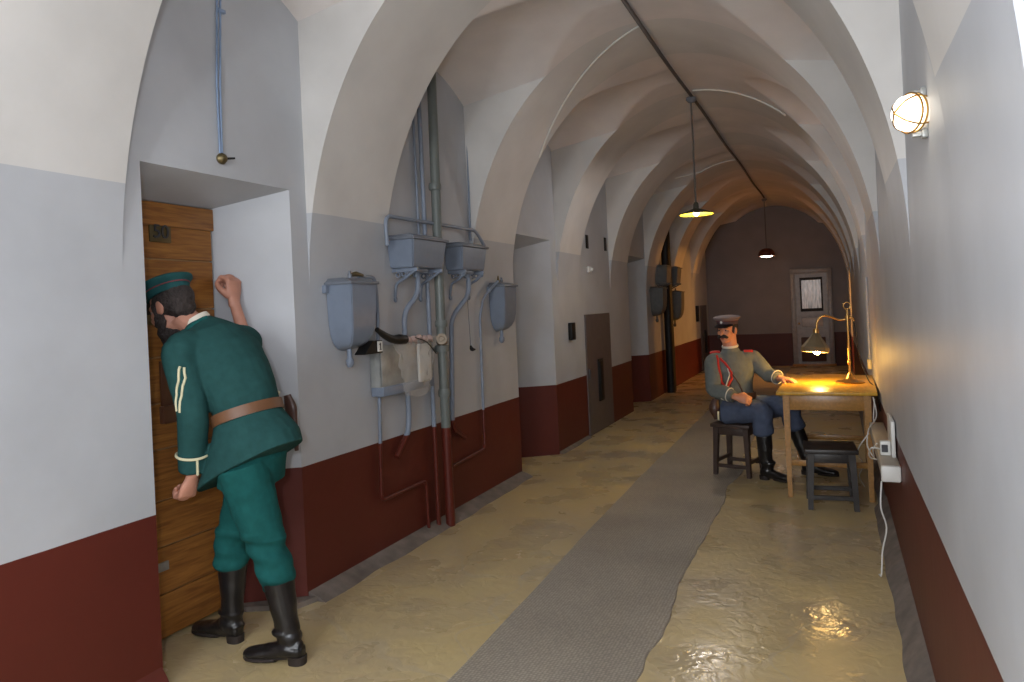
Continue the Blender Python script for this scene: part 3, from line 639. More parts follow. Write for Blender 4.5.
for z in (-.066,.066):
    bm=NB(); box(bm,lc+Vector((-.045,-.012,z-.008)),lc+Vector((-.0,.012,z+.008)),.003); box(bm,lc+Vector((-.018,-.018,z-.014)),lc+Vector((0,.018,z+.014)),.004); obj('lug',bm,m_steel,t)
point('wall_lamp_light',tuple(lc+ax*.20),.4,(1,.85,.6),.06)

# ------------------------------------------------------------------ table, stools
TZ=.85
t=thing('writing_table','varnished wooden table standing against the right wall, lit yellow by the desk lamp','table',(-.08,6.8,0))
rot=Matrix.Rotation(math.radians(-1.0),4,'Z')
tl,tr,tn,tf=-.365,.36,-.66,.64
def TP(p): v=rot@Vector(p); return Vector((v.x-.075,v.y+6.77,v.z))
def tbox(bm,a,b,bev=.004):
    n0=len(bm.verts); b2=bmesh.new(); box(b2,a,b,bev)
    for v in b2.verts: v.co=TP(v.co)
    me=bpy.data.meshes.new('x'); b2.to_mesh(me); b2.free(); bm.from_mesh(me); bpy.data.meshes.remove(me)
bm=NB(); tbox(bm,(tl,tn,TZ-.028),(tr,tf,TZ),.006); obj('tabletop',bm,m_tabletop,t,30)
bm=NB()
tbox(bm,(tl+.08,tn+.05,TZ-.15),(tr-.08,tn+.075,TZ-.03)); tbox(bm,(tl+.08,tf-.075,TZ-.15),(tr-.08,tf-.05,TZ-.03)); tbox(bm,(tl+.05,tn+.08,TZ-.15),(tl+.075,tf-.08,TZ-.03)); tbox(bm,(tr-.075,tn+.08,TZ-.15),(tr-.05,tf-.08,TZ-.03)); obj('apron',bm,m_table,t,30)
for x in (tl+.07,tr-.07):
    for y in (tn+.065,tf-.065):
        b2=bmesh.new()
        for sgn in (0,): 
            ringloft(b2,[(TP((x,y,0.001)),(.024,0,0),(0,.024,0)),(TP((x,y,.4)),(.03,0,0),(0,.03,0)),(TP((x,y,TZ-.03)),(.036,0,0),(0,.036,0))],4)
            bmesh.ops.rotate(b2,verts=b2.verts,cent=TP((x,y,0)),matrix=Matrix.Rotation(PI/4,3,'Z'))
        obj('leg',b2,m_table,t,30)
for y in (tn+.065,tf-.065):
    bm=NB(); tbox(bm,(tl+.08,y-.012,.255),(tr-.08,y+.012,.30)); obj('stretcher',bm,m_table,t,30)
def stool(name,label,m,w,h,loc,rotz,group='square wooden stools'):
    t=thing(name,label,'stool',(0,0,0),0,group)
    bm=NB(); box(bm,(-w/2,-w/2,h-.035),(w/2,w/2,h),.008); obj('seat',bm,m,t,30)
    bm=NB(); i=w/2-.045
    for a,b in (((-i,-i-.012),(i,-i+.012)),((-i,i-.012),(i,i+.012)),((-i-.012,-i),(-i+.012,i)),((i-.012,-i),(i+.012,i))): box(bm,(a[0],a[1],h-.105),(b[0],b[1],h-.034),.003)
    obj('apron',bm,m,t,30)
    for sx in (-1,1):
        for sy in (-1,1):
            bm=NB(); q=i+.018
            prev=[]
            for z,k,s in ((0.001,q,.018),(h-.034,i,.024)):
                prev.append([bm.verts.new((sx*k+dx*s,sy*k+dy*s,z)) for dx,dy in ((-1,-1),(1,-1),(1,1),(-1,1))])
            a,b=prev; bm.faces.new(a); bm.faces.new(b)
            for k in range(4): bm.faces.new((a[k],a[(k+1)%4],b[(k+1)%4],b[k]))
            obj('leg',bm,m,t,0)
    for k,z in ((0,.09),(1,.09),(2,.13),(3,.13)):
        bm=NB(); j=i+.012
        if k<2: s=-1 if k==0 else 1; box(bm,(-j,s*j-.012,z-.016),(j,s*j+.012,z+.016),.003)
        else: s=-1 if k==2 else 1; box(bm,(s*j-.012,-j,z-.016),(s*j+.012,j,z+.016),.003)
        obj('stretcher',bm,m,t,0)
    t.location=loc; t.rotation_euler=(0,0,rotz); return t
stool('stool','empty black wooden stool in front of the writing table',m_stool,.37,.455,(-.075,6.02,0),math.radians(4))
stool('stool','dark brown wooden stool under the seated grey-coated figure',m_stool2,.37,.475,(-.86,6.93,0),math.radians(-16))
# ------------------------------------------------------------------ desk lamp
t=thing('desk_lamp','brass swing-arm desk lamp, lit, at the back right of the writing table','lamp',(.10,6.78,TZ))
lx,ly=.10,6.78
bm=NB(); lathe(bm,[(0,0),(.115,0),(.118,.008),(.105,.016),(.06,.024),(.035,.04),(.022,.07),(.012,.085),(0,.085)],(lx,ly,TZ),36); obj('base',bm,m_brass,t,50)
bm=NB(); tube(bm,[(lx,ly,TZ+.06),(lx,ly,1.47)],.009,12); ball(bm,(lx,ly,1.02),(.016,.016,.026)); ball(bm,(lx,ly,1.14),(.014,.014,.02)); lathe(bm,[(.009,-.02),(.018,-.02),(.018,.02),(.009,.02)],(lx,ly,1.40),14)
pts=[(lx+.028*math.cos(a),ly,1.505+.028*math.sin(a)) for a in [2*PI*k/20 for k in range(21)]]; tube(bm,pts,.005,8); obj('pole',bm,m_brass,t,50)
bm=NB(); tube(bm,[(lx+.05,ly,1.37),(lx+.03,ly,1.405),(lx,ly,1.395),(lx-.06,ly,1.385),(lx-.13,ly-.01,1.415),(lx-.19,ly-.02,1.425),(lx-.235,ly-.02,1.38),(lx-.245,ly-.02,1.31)],.0095,10,6); obj('arm',bm,m_brass,t,60)
sx_,sy_,sz=lx-.25,ly-.02,1.30
bm=NB(); lathe(bm,[(0,0.02),(.02,.02),(.024,0),(.024,-.05)],(sx_,sy_,sz),16); obj('lamp_holder',bm,m_brass,t)
bm=NB(); n8=8; prof=[(.028,-.02),(.05,-.06),(.115,-.145),(.112,-.185),(.108,-.184),(.110,-.146),(.046,-.062),(.024,-.022)]
lathe(bm,prof,(sx_,sy_,sz),8,(.08,.12,1)); sh=obj('lamp_shade',bm,mat('shade_smoky',srgb(120,108,84),.4,metal=.3),t,20)
bm=NB(); ball(bm,(sx_,sy_-.015,sz-.165),(.034,.034,.042)); obj('bulb',bm,emis('desk_bulb',(1,.70,.28,1),60),t)
point('desk_lamp_light',(sx_,sy_-.01,sz-.225),12,(1,.53,.11),.04)
sl=bpy.data.lights.new('desk_lamp_beam','SPOT'); sl.energy=6; sl.color=(1,.60,.10); sl.spot_size=math.radians(150); sl.spot_blend=.4; sl.shadow_soft_size=.08
so=bpy.data.objects.new('desk_lamp_beam',sl); C.objects.link(so); so.location=(sx_,sy_-.01,sz-.225)
sagtube('lamp_cable',[(lx+.05,ly,1.37),(lx+.06,ly,1.25),(lx+.08,ly+.02,1.05),(lx+.14,ly,.86),(lx+.185,ly-.3,.84),(lx+.19,ly-.6,.70)],.005,m_rubber,'black cable from the desk lamp over the table edge','cable',rad=.08,n=8)
# ------------------------------------------------------------------ trunking on the right wall
t=thing('cable_trunking','long white plastic cable trunking along the right wall by the table','trunking',(XR,4.45,.57))
bm=NB(); box(bm,(XR-.095,4.45,.57),(XR,5.95,.65),.008); obj('cover',bm,m_beige,t,30)
bm=NB(); box(bm,(XR-.10,4.42,.565),(XR,4.455,.655),.012); obj('end_cap',bm,m_white,t,30)
t=thing('meter','small white instrument with a dark display standing on the cable trunking','instrument',(.26,4.75,.65))
bm=NB(); box(bm,(XR-.085,4.72,.652),(XR-.03,4.76,.735),.006); obj('housing',bm,m_white,t,30)
bm=NB(); box(bm,(XR-.078,4.715,.672),(XR-.045,4.722,.715),.002); obj('display',bm,m_hatch,t,0)
bm=NB(); box(bm,(XR-.028,4.66,.652),(XR-.008,5.0,.86),.004); tag(obj('folded_board',bm,m_white),'thin white board leaning upright on the trunking against the right wall','board')
bm=NB(); box(bm,(XR-.035,7.42,.90),(XR,7.54,.99),.008); tag(obj('wall_socket',bm,mat('lamplit_plastic',srgb(235,215,150),.4)),'small square wall switch on the right wall above the table edge','switch')  # yellow lamplight on the switch is put into its plastic colour
bm=NB(); tube(bm,[(XR-.012,7.48,.99),(XR-.012,7.48,1.75)],.010,8); tag(obj('wall_conduit',bm,m_wall),'thin conduit rising from the wall switch beyond the table','conduit')
gc='white cables hanging by the table'
for pts,l in (([(.20,4.47,.56),(.19,4.45,.42),(.215,4.48,.30),(.19,4.5,.16),(.18,4.5,.03),(.17,4.55,.012)],'white cable dangling from the end of the trunking to the floor'),
    ([(.24,6.05,.82),(.25,5.9,.70),(.19,5.7,.64),(.17,5.5,.56),(.20,5.3,.52),(.19,5.15,.60),(.21,5.05,.66)],'white cable looping from the table corner to the trunking'),
    ([(.25,6.1,.80),(.235,6.0,.66),(.25,5.95,.60)],'short white cable dropping from the table corner to the trunking'),
    ([(.20,4.95,.58),(.165,4.9,.60),(.155,4.8,.65),(.17,4.7,.70),(.21,4.72,.69)],'white cable curling round the trunking up to the small instrument'),
    ([(.19,5.75,.60),(.13,5.8,.50),(.12,6.0,.40),(.16,6.3,.25),(.13,6.5,.12),(.17,6.6,.012)],'white cable trailing down behind the table leg')):
    bm=NB(); tube(bm,pts,.0045,6,6); tag(obj('white_cable',bm,m_white),l,'cable',gc)

# ------------------------------------------------------------------ people
def frame(fwd,upv=(0,0,1)):
    f=Vector(fwd).normalized(); u=Vector(upv); u=(u-f*u.dot(f)).normalized(); l=u.cross(f)
    return Matrix((f,l,u)).transposed()      # columns: forward, left, up
class Head:
    def __init__(s,c,fwd,upv,k=1.0): s.c=Vector(c); s.m=frame(fwd,upv); s.k=k
    def P(s,x,y,z): return s.c+s.m@(Vector((x,y,z))*s.k)
    def ball(s,bm,c,r,u=16,v=12): ball(bm,s.P(*c),[q*s.k for q in r],u,v,s.m)
    def shape(s,bm):
        s.ball(bm,(-.012,0,.028),(.098,.078,.088),24,16); s.ball(bm,(.03,0,-.03),(.062,.058,.088),24,16)
        s.ball(bm,(.052,0,-.095),(.030,.030,.024)); s.ball(bm,(.03,0,-.075),(.05,.052,.035))
        s.ball(bm,(.070,0,.021),(.024,.052,.013))
        for q in (-1,1): s.ball(bm,(.070,q*.031,.011),(.018,.017,.006)); s.ball(bm,(.066,q*.031,-.011),(.018,.016,.006))
        for q in (-1,1):
            s.ball(bm,(.062,q*.034,-.022),(.024,.024,.024)); s.ball(bm,(-.008,q*.079,-.008),(.020,.009,.034)); s.ball(bm,(.002,q*.076,-.02),(.014,.010,.016))
            s.ball(bm,(.088,q*.013,-.032),(.012,.009,.009))
        tube(bm,[s.P(.080,0,.016),s.P(.096,0,-.006),s.P(.112,0,-.026),s.P(.098,0,-.040),s.P(.085,0,-.042)],[.010*s.k,.012*s.k,.014*s.k,.012*s.k,.009*s.k],10,3)
        s.ball(bm,(.084,0,-.058),(.012,.022,.007)); s.ball(bm,(.081,0,-.070),(.012,.019,.008))
    def eyes(s,body):
        for q in (-1,1):
            bm=NB(); s.ball(bm,(.072,q*.031,.001),(.014,.013,.0085)); e=obj('eye',bm,m_eye,body,60)
            bm=NB(); s.ball(bm,(.0835,q*.031,.001),(.004,.006,.006)); obj('iris',bm,m_iris,e,60)
def hand(bm,wrist,d,n,tdir,k=1.0,curl=1.0,thumb=1.0):
    """d: wrist->knuckles, n: palm side (fingers curl that way), tdir: thumb side"""
    w=Vector(wrist); d=Vector(d).normalized(); n=Vector(n); n=(n-d*n.dot(d)).normalized(); t=Vector(tdir); t=(t-d*t.dot(d)-n*t.dot(n)).normalized()
    ringloft(bm,[(w-d*.02*k,t*.026*k,n*.021*k),(w+d*.015*k,t*.031*k,n*.02*k),(w+d*.05*k,t*.042*k,n*.019*k),(w+d*.085*k,t*.043*k,n*.016*k),(w+d*.095*k,t*.036*k,n*.011*k)],16)
    if curl>.7: ball(bm,w+d*.098*k+n*.022*k,(.034*k,.024*k,.024*k),12,8,Matrix((t,d,n)).transposed())
    L=[(.031,.040,.026,.021),(.0105,.045,.030,.022),(-.0105,.042,.028,.021),(-.031,.033,.022,.019)]
    for off,a,b,c in L:
        p=w+d*.088*k+t*off*k; pts=[p-d*.012*k,p]; ang=0
        for seg,da in ((a,1.05),(b,1.45),(c,.85)):
            ang+=da*curl; dd=d*math.cos(ang)+n*math.sin(ang); p=p+dd*seg*k; pts.append(p)
        tube(bm,pts,[.0105*k,.0108*k,.0098*k,.009*k,.0078*k],10,4); ball(bm,pts[-1],.0078*k,8,6)
    p0=w+d*.025*k+t*.025*k+n*.006*k; p1=p0+(d*.6+t*.65+n*.35).normalized()*.038*k
    p2=p1+(d*.85+t*(.25-.35*thumb)+n*.75*thumb).normalized()*.032*k; p3=p2+(d*.7-t*.6*thumb+n*.5).normalized()*.026*k
    tube(bm,[p0,p1,p2,p3],[.016*k,.0135*k,.0115*k,.009*k],10,4); ball(bm,p3,.009*k,8,6)
def boot(parent,ank,heel,toe,top,rtop,k=1.0):
    """ank: ankle joint; heel/toe: floor points; top: top of the shaft"""
    heel=Vector(heel);toe=Vector(toe);ank=Vector(ank);top=Vector(top)
    f=(toe-heel).normalized(); s=f.cross(Zv).normalized(); L=(toe-heel).length
    bm=NB()
    def r(t,z,w,h,): return (heel+f*L*t+Zv*z, s*w, Zv*h)
    ringloft(bm,[r(.01,.06,.02,.03),r(.05,.062,.036,.042),r(.18,.068,.042,.050),r(.38,.060,.042,.045),r(.55,.048,.047,.034),r(.75,.042,.052,.027),r(.90,.038,.044,.022),r(.97,.036,.028,.016),r(1.0,.034,.010,.008)],20)
    a2=heel+f*L*.24
    m1=ank.lerp(top,.5)
    d=(top-ank); u=f
    tube(bm,[a2+Zv*.06,ank+Zv*.01,ank.lerp(top,.3),ank.lerp(top,.62),top],[.05,.054,.056,.066,rtop],20,4,side=f,flat=.94)
    ball(bm,ank+f*.01,(.056,.053,.05)); ball(bm,ank+f*.02+Zv*.035,(.06,.057,.022)); 
    def wr(c):
        q=(c.z-.06)/.3; return .006*noise.noise(c*14)*(1.2 if .05<q<.4 else .5)+ (.004*math.sin(c.z*90+c.x*20) if .05<q<.3 else 0)
    b=fuse('boot',bm,m_leather,parent,.006,2,wr)
    bm=NB()
    ringloft(bm,[(heel+f*L*t+Zv*.018,s*w,Zv*.014) for t,w in ((.45,.034),(.55,.047),(.75,.054),(.9,.045),(.98,.024),(1.0,.008))],16)
    hl=heel+f*L*.12; ringloft(bm,[(hl+Zv*.0,f*.042,s*.036),(hl+Zv*.038,f*.044,s*.038)],18,power=.8); ringloft(bm,[(heel+f*L*.25+Zv*.030,s*.03,Zv*.008),(heel+f*L*.5+Zv*.022,s*.035,Zv*.010)],12)
    obj('sole',bm,m_sole,b,50)
    return b
def bvh_of(o):
    off=wloc(o); me=o.data
    return BVHTree.FromPolygons([v.co+off for v in me.vertices],[list(p.vertices) for p in me.polygons])
def surf_strip(name,tree,pts,r,m,parent,lift=.0,sub=5,flat=1):
    P=catmull(pts,sub) if len(pts)>2 else [Vector(pts[0]).lerp(Vector(pts[1]),k/10) for k in range(11)]
    Q=[]
    for p in P:
        loc,nor,_,_=tree.find_nearest(p); Q.append(loc+nor*lift)
    bm=NB(); tube(bm,Q,r,8); return obj(name,bm,m,parent,60)
def wrinkle(a,s):
    return lambda c: a*noise.noise(c*s)+a*.5*noise.noise(c*s*2.3+Vector((3,1,7)))

# ---- standing figure in green, bent to the plank door
P1=thing('person','person in a green uniform coat and cap bending to look through the plank door','person',(-2.66,2.68,0))
wst=Vector((-2.615,2.68,1.16))
hd=Head((-2.965,2.565,1.690),(-.93,-.12,-.36),(-.30,0,1),1.08)
LS,LE,LW=Vector((-2.81,2.475,1.475)),Vector((-2.745,2.465,1.18)),Vector((-2.80,2.50,.885))
RS,RE,RW=Vector((-2.80,2.87,1.50)),Vector((-2.93,3.03,1.44)),Vector((-3.03,3.04,1.715))
kA=(-2.82,2.74,.50); kB=(-2.50,2.66,.50)
hipA=(-2.68,2.77,.93); hipB=(-2.59,2.60,.93)
anA=(-2.835,2.735,.10); anB=(-2.40,2.65,.10)
bm=NB()
tube(bm,[hipA,kA,(-2.82,2.74,.3),anA],[.085,.058,.052,.038],16,4); tube(bm,[hipB,kB,(-2.44,2.66,.3),anB],[.085,.058,.052,.038],16,4)
for a,t_ in ((anA,(-3.06,2.745,.045)),(anB,(-2.58,2.60,.045))): tube(bm,[a,Vector(a).lerp(Vector(t_),.4)+Vector((0,0,-.035)),Vector(a).lerp(Vector(t_),.75)-Vector((0,0,.015))],[.032,.024,.014],12,3)
ringloft(bm,[((-2.60,2.68,.86),(.10,0,0),(0,.13,0)),((-2.60,2.68,.98),(.12,0,0),(0,.15,0)),(wst,(.10,0,.03),(0,.13,0)),((-2.70,2.68,1.36),(.11,0,.05),(0,.155,0)),((-2.80,2.675,1.49),(.09,0,.05),(0,.16,0)),((-2.86,2.66,1.56),(.06,0,.03),(0,.09,0))],20)
tube(bm,[(-2.84,2.665,1.53),(-2.90,2.63,1.60),hd.P(-.02,0,-.04)],[.068,.062,.062],16,4)
tube(bm,[LS,LE,LW],[.048,.040,.028],14,5); tube(bm,[(-2.80,2.78,1.48),RS,RE,RW],[.05,.05,.042,.029],14,5)
hd.shape(bm)
hand(bm,LW,(-.38,-.08,-1),(-.95,.1,.2),(-.3,1,0),1.12,1.0)
hand(bm,RW,(-.05,.05,1),(-1,-.05,-.1),(0,-1,0),1.3,1.0)
body1=fuse('body',bm,m_skin,P1,.0042,2)
hd.eyes(body1)
# coat
bm=NB()
def cring(c,ud,w): return (c,ud,(0,w,0))
ringloft(bm,[cring((-2.615,2.675,.90),(.285,0,.135),.205),cring((-2.60,2.68,.99),(.235,0,.105),.205),cring((-2.60,2.68,1.08),(.175,0,.065),.185),cring(wst,(.137,0,.045),.163),
   cring((-2.645,2.68,1.26),(.145,0,.06),.175),cring((-2.70,2.68,1.36),(.148,0,.07),.19),cring((-2.76,2.68,1.455),(.135,0,.075),.20),cring((-2.815,2.675,1.525),(.105,0,.075),.175),cring((-2.86,2.66,1.575),(.075,0,.055),.10),cring((-2.885,2.645,1.605),(.062,.01,.035),.070)],28)
tube(bm,[(-2.80,2.56,1.49),LS,LS.lerp(LE,.5),LE,LE.lerp(LW,.5),LW+Vector((.005,0,.03))],[.085,.085,.078,.071,.066,.063],18,5)
tube(bm,[(-2.79,2.76,1.49),RS,RS.lerp(RE,.6),RE,RE.lerp(RW,.18)],[.085,.085,.072,.066,.06],18,5)
coat1=fuse('coat',bm,m_green,P1,.0065,4,wrinkle(.006,7))
T1=bvh_of(coat1)
# trousers
bm=NB()
tube(bm,[hipA,(-2.74,2.76,.72),kA,(-2.82,2.74,.41),(-2.82,2.74,.36)],[.112,.10,.082,.086,.062],20,5)
tube(bm,[hipB,(-2.55,2.63,.72),kB,(-2.465,2.66,.40),(-2.455,2.66,.34)],[.122,.110,.086,.090,.062],20,5)
ringloft(bm,[((-2.62,2.69,.82),(.13,0,0),(0,.18,0)),((-2.60,2.68,.95),(.14,0,0),(0,.185,0)),((-2.61,2.68,1.1),(.12,0,0),(0,.15,0))],24)
def tw(c): 
    a=.007 if c.z>.62 else .013
    return a*noise.noise(Vector((c.x*9,c.y*9,c.z*16)))+ (.006*math.sin(c.z*70+c.x*16+c.y*12) if c.z<.58 else 0)
fuse('trousers',bm,m_green2,P1,.0065,3,tw)
boot(P1,(-2.835,2.735,.11),(-2.775,2.728,0),(-3.115,2.748,0),(-2.82,2.74,.40),.078)
boot(P1,(-2.395,2.652,.11),(-2.315,2.655,0),(-2.625,2.598,0),(-2.46,2.66,.39),.078)
# belt, holster, braid
bm=NB(); tx=Vector((.152,0,.050)); nrm=Vector((-.31,0,.95)).normalized(); rs=[]
for h in (-.025,.025):
    rs.append([bm.verts.new(wst+nrm*h+tx*math.cos(2*PI*k/40)+Vector((0,.180*math.sin(2*PI*k/40),0))) for k in range(40)])
    rs.append([bm.verts.new(wst+nrm*h+tx*.93*math.cos(2*PI*k/40)+Vector((0,.167*math.sin(2*PI*k/40),0))) for k in range(40)])
for a,b in ((0,2),(1,3),(0,1),(2,3)):
    for k in range(40): bm.faces.new((rs[a][k],rs[a][(k+1)%40],rs[b][(k+1)%40],rs[b][k]))
obj('belt',bm,m_belt,P1,40)
bm=NB(); tube(bm,[(-2.59,2.93,1.215),(-2.575,2.935,1.15),(-2.565,2.935,1.08),(-2.55,2.93,1.00),(-2.54,2.925,.93)],[.022,.036,.026,.023,.012],14,4,side=(1,0,0),flat=.6); hol=obj('holster',bm,m_holster,P1,60)
bm=NB(); tube(bm,[(-2.59,2.87,1.24),(-2.595,2.845,1.215)],.010,8); obj('strap',bm,m_cream,hol)
cuf=LE.lerp(LW,.64)
axd=(LW-LE).normalized(); cu_=Vector((1,0,0)); cu_=(cu_-axd*cu_.dot(axd)).normalized(); cv=axd.cross(cu_)
bm=NB(); tube(bm,[cuf+(cu_*math.cos(2*PI*k/30)+cv*math.sin(2*PI*k/30))*.071 for k in range(31)],.0065,6)
tube(bm,[cuf+(cu_*.85-cv*.5).normalized()*.0705 if False else cuf+(cu_*.90+Vector((0,-.45,0)))*.070,LW+Vector((.005,0,.025))+(cu_*.90+Vector((0,-.45,0)))*.068],.0065,6)
obj('cuff_braid',bm,m_cream,coat1,60)
for off in (0,.036):
    surf_strip('chevron',T1,[(-2.70+off,2.36+off*.5,1.41),(-2.735+off,2.355+off*.5,1.34),(-2.765+off,2.35+off*.5,1.27),(-2.785+off,2.36+off*.5,1.20)],.006,m_cream,coat1)
surf_strip('collar_band',T1,[(-2.80,2.63,1.63),(-2.84,2.55,1.60),(-2.92,2.53,1.57),(-2.97,2.58,1.555)],.010,m_green2,coat1)
bm=NB(); cc=Vector((-2.888,2.640,1.615)); a_=Vector((-.5,-.25,.85)).normalized(); lathe(bm,[(.070,-.015),(.073,-.005),(.070,.012),(.064,.012),(.064,-.015)],cc,28,a_); obj('collar',bm,m_collar,P1,50)
# hair, beard, cap
bm=NB(); hd.ball(bm,(-.022,0,.026),(.098,.085,.086),24,16); hd.ball(bm,(-.055,0,-.02),(.055,.068,.055)); 
for q in (-1,1): hd.ball(bm,(.022,q*.071,.0),(.020,.012,.045))
hair=fuse('hair',bm,m_hair,P1,.005,1,wrinkle(.004,40))
bm=NB(); hd.ball(bm,(.050,0,-.100),(.050,.056,.048)); hd.ball(bm,(.062,0,-.135),(.036,.038,.045)); hd.ball(bm,(.088,0,-.053),(.014,.034,.010))
for q in (-1,1): hd.ball(bm,(.030,q*.060,-.058),(.030,.014,.048))
fuse('beard',bm,m_hair,P1,.005,1,wrinkle(.005,40))
def cap(h,parent,m_top,m_band,m_pipe_,badge=False,tilt=0):
    bm=NB(); R=lambda z,a,b,dx=0:(h.P(dx,0,z),h.m@Vector((a*h.k,0,0)),h.m@Vector((0,b*h.k,0)))
    ringloft(bm,[R(.052,.102,.088,-.008),R(.086,.104,.090,-.008)],36); c=obj('cap_band',bm,m_band,parent,40)
    bm=NB(); ringloft(bm,[R(.080,.105,.091,-.008),R(.092,.114,.100,-.006),R(.106,.130,.116,-.004),R(.115,.131,.117,-.004),R(.124,.110,.098,-.004),R(.132,.06,.05,-.004)],36); tp=obj('cap_crown',bm,m_top,parent,50)
    bm=NB(); tube(bm,[h.P(-.008+.106*math.cos(a),.092*math.sin(a),.084) for a in [2*PI*k/40 for k in range(41)]],.0035*h.k,6); obj('cap_piping',bm,m_pipe_,tp,60)
    bm=NB(); rows=[]
    for j in range(7):
        s=j/6; row=[]
        for k in range(17):
            a=-1.15+2.3*k/16; ext=s*.055*math.cos(a*1.25)**.8 if math.cos(a*1.25)>0 else 0
            row.append((-.008+(.103+ext)*math.cos(a),(.089+ext*.6)*math.sin(a),.056-.5*ext))
        rows.append(row)
    for dz in (0,-.004):
        g=[[bm.verts.new(h.P(p[0],p[1],p[2]+dz)) for p in r] for r in rows]
        for i in range(6):
            for k in range(16): bm.faces.new((g[i][k],g[i][k+1],g[i+1][k+1],g[i+1][k]))
    obj('cap_visor',bm,m_leather,parent,60)
    if badge: bm=NB(); h.ball(bm,(.100,0,.074),(.007,.012,.013)); obj('cap_badge',bm,m_white,parent,60)
cap(hd,P1,m_greencap,m_greencap,m_maroon)

# ---- seated figure in grey
P2=thing('person','person in grey uniform and cap seated on a stool with one hand on the table','person',(-.80,6.93,0))
h2=Head((-.905,6.88,1.325),(-.36,-.93,-.03),(0.02,.03,1),1.02)
RS2,RE2,RW2=Vector((-1.035,6.83,1.03)),Vector((-1.02,6.70,.80)),Vector((-.82,6.60,.745))
LS2,LE2,LW2=Vector((-.70,6.98,1.05)),Vector((-.57,6.92,.91)),Vector((-.455,6.80,.885))
hipR,kneeR,anR=Vector((-.92,6.85,.575)),Vector((-.62,6.70,.60)),Vector((-.60,6.72,.12))
hipL,kneeL,anL=Vector((-.82,7.03,.575)),Vector((-.42,7.02,.60)),Vector((-.27,7.00,.12))
bm=NB()
for a,b,c in ((hipR,kneeR,anR),(hipL,kneeL,anL)): tube(bm,[a,b,b.lerp(c,.4),c],[.08,.06,.054,.038],16,4)
for a,t_ in ((anR,Vector((-.42,6.66,.045))),(anL,Vector((-.06,6.96,.045)))): tube(bm,[a,a.lerp(t_,.4)-Zv*.035,a.lerp(t_,.75)-Zv*.015],[.032,.024,.014],12,3)
ringloft(bm,[((-.87,6.94,.53),(.14,-.03,0),(.04,.11,0)),((-.87,6.94,.66),(.13,-.03,0),(.03,.10,0)),((-.875,6.93,.80),(.13,-.03,0),(.03,.10,0)),((-.87,6.92,.96),(.15,.04,0),(-.03,.10,0)),((-.87,6.91,1.06),(.14,.05,0),(-.03,.08,0)),((-.88,6.91,1.12),(.07,0,0),(0,.06,0))],20)
tube(bm,[(-.88,6.91,1.08),(-.89,6.905,1.18),h2.P(-.02,0,-.04)],[.070,.064,.066],16,4)
tube(bm,[(-.93,6.88,1.05),RS2,RE2,RW2],[.045,.048,.040,.028],14,5); tube(bm,[(-.80,6.94,1.07),LS2,LE2,LW2],[.045,.048,.040,.028],14,5)
h2.shape(bm)
hand(bm,RW2,(1,-.05,-.25),(.1,.9,-.5),(.1,-.2,1),1.05,.75)
hand(bm,LW2,(.95,-.30,-.12),(.1,0,-1),(-.3,-1,0),1.05,.45)
body2=fuse('body',bm,m_skin2,P2,.0045,2)
h2.eyes(body2)
bm=NB()
ringloft(bm,[((-.87,6.94,.56),(.20,-.03,0),(.04,.175,0)),((-.87,6.94,.66),(.185,-.03,0),(.03,.155,0)),((-.875,6.93,.74),(.165,-.03,0),(.03,.14,0)),((-.875,6.93,.84),(.17,.0,0),(.0,.14,0)),((-.87,6.92,.95),(.185,.05,0),(-.03,.145,0)),((-.87,6.915,1.03),(.18,.06,0),(-.03,.12,0)),((-.875,6.91,1.09),(.14,.05,0),(-.02,.085,0)),((-.885,6.908,1.125),(.085,.02,0),(0,.072,0)),((-.888,6.906,1.165),(.070,0,0),(0,.068,0))],28)
tube(bm,[(-.95,6.88,1.04),RS2,RS2.lerp(RE2,.5),RE2,RE2.lerp(RW2,.5),RW2-Vector((.02,-.01,0))],[.075,.080,.075,.070,.062,.054],18,5)
tube(bm,[(-.78,6.94,1.05),LS2,LS2.lerp(LE2,.5),LE2,LE2.lerp(LW2,.5),LW2+Vector((-.025,.01,0))],[.075,.078,.072,.066,.058,.052],18,5)
coat2=fuse('coat',bm,m_greycoat,P2,.0065,4,wrinkle(.006,8)); T2=bvh_of(coat2)
bm=NB()
for a,b,c,rr_ in ((hipR,kneeR,anR,.35),(hipL,kneeL,anL,.35)):
    e=b.lerp(c,.38); tube(bm,[a-Vector((.02,0,0)),a.lerp(b,.5)+Zv*.01,b,b.lerp(c,.2),e,b.lerp(c,.44)],[.115,.108,.090,.086,.090,.06],20,5)
ringloft(bm,[((-.87,6.94,.485),(.17,-.03,0),(.03,.15,0)),((-.87,6.94,.56),(.19,-.03,0),(.03,.17,0)),((-.87,6.94,.66),(.14,-.03,0),(.03,.12,0))],24)
fuse('trousers',bm,m_greytr,P2,.0065,3,wrinkle(.009,10))
boot(P2,anR,(-.655,6.745,0),(-.385,6.62,0),kneeR.lerp(anR,.42),.070)
boot(P2,anL,(-.325,7.01,0),(-.02,6.95,0),kneeL.lerp(anL,.42),.070)
bm=NB(); rs=[]
for h in (-.025,.025):
    for s in (1,.93): rs.append([bm.verts.new(Vector((-.872,6.935,.735+h))+Vector((.190,-.02,-.01))*s*math.cos(2*PI*k/40)+Vector((.02,.165,0))*s*math.sin(2*PI*k/40)) for k in range(40)])
for a,b in ((0,2),(1,3),(0,1),(2,3)):
    for k in range(40): bm.faces.new((rs[a][k],rs[a][(k+1)%40],rs[b][(k+1)%40],rs[b][k]))
obj('belt',bm,m_belt,P2,40)
bm=NB(); tube(bm,[(-1.02,6.78,.70),(-1.035,6.765,.62),(-1.02,6.76,.52)],[.03,.05,.02],14,4,flat=.7); hol=obj('holster',bm,m_holster,P2,60)
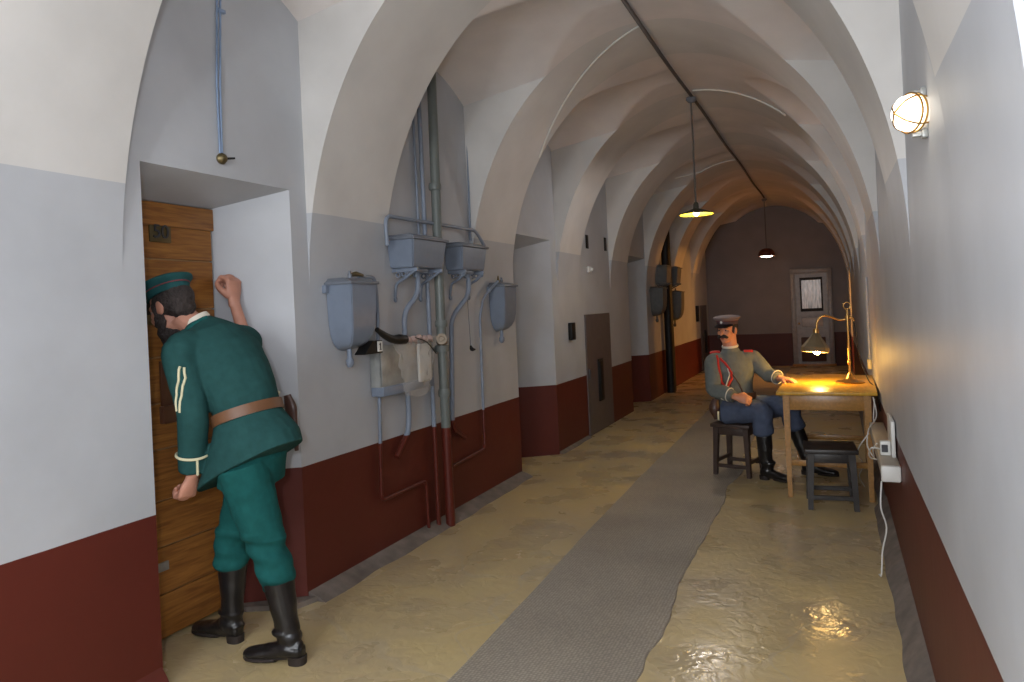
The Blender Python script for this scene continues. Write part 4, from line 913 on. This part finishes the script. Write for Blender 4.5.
bm=NB(); box(bm,(-1.0,6.70,.52),(-.985,6.715,.60),.003); obj('buckle',bm,m_cream,hol)
surf_strip('shoulder_cord',T2,[(-1.00,6.80,1.09),(-.96,6.74,1.0),(-.93,6.72,.90),(-.89,6.72,.84),(-.86,6.73,.92),(-.90,6.74,1.0),(-.96,6.78,1.08)],.011,m_redcord,coat2)
surf_strip('shoulder_cord',T2,[(-1.08,6.86,1.05),(-1.12,6.84,.95),(-1.11,6.80,.85),(-1.09,6.78,.75)],.010,m_redcord,coat2)
surf_strip('shoulder_strap',T2,[(-.98,6.87,1.12),(-1.04,6.84,1.08)],.020,m_redcord,coat2)
surf_strip('shoulder_strap',T2,[(-.77,6.92,1.12),(-.70,6.95,1.10)],.016,m_redcord,coat2)
surf_strip('lanyard',T2,[(-.90,6.72,1.0),(-.885,6.70,.88),(-.90,6.66,.78),(-.95,6.62,.73)],.006,m_collar,coat2)
surf_strip('cross_strap',T2,[(-.95,6.76,1.08),(-.88,6.76,.95),(-.80,6.76,.84),(-.76,6.77,.76)],.006,m_holster,coat2)
for W_,E_ in ((RW2,RE2),(LW2,LE2)):
    c0=E_.lerp(W_,.72); axd=(W_-E_).normalized(); u_=Vector((0,0,1)); u_=(u_-axd*u_.dot(axd)).normalized(); v_=axd.cross(u_)
    bm=NB(); tube(bm,[c0+(u_*math.cos(2*PI*k/24)+v_*math.sin(2*PI*k/24))*.061 for k in range(25)],.005,6); obj('cuff_braid',bm,m_collar,coat2,60)
bm=NB(); lathe(bm,[(.072,-.008),(.076,0),(.072,.012),(.066,.012),(.066,-.008)],(-.889,6.905,1.172),28,(-.05,-.15,1)); obj('collar',bm,m_collar,P2,50)
bm=NB(); h2.ball(bm,(-.024,0,.026),(.094,.084,.084),24,16); h2.ball(bm,(-.055,0,-.02),(.050,.066,.050))
for q in (-1,1): h2.ball(bm,(.018,q*.072,.005),(.016,.010,.035))
fuse('hair',bm,m_hair,P2,.005,1,wrinkle(.003,40))
bm=NB()
for q in (-1,1): tube(bm,[h2.P(.098,0,-.048),h2.P(.096,q*.020,-.050),h2.P(.085,q*.040,-.060),h2.P(.075,q*.052,-.058)],[.015,.017,.013,.004],10,4)
fuse('moustache',bm,m_hair,P2,.0035,1)
for q in (-1,1):
    bm=NB(); tube(bm,[h2.P(.088,q*.014,.020),h2.P(.084,q*.034,.026),h2.P(.070,q*.050,.020)],[.004,.005,.003],8,3); obj('eyebrow',bm,m_hair,body2,60)
bm=NB(); h2.ball(bm,(.090,0,-.070),(.007,.017,.005)); obj('lips',bm,m_lip,body2,60)
cap(h2,P2,m_greycap,mat('cap_band_plum',srgb(84,62,66),.7),m_maroon,True)
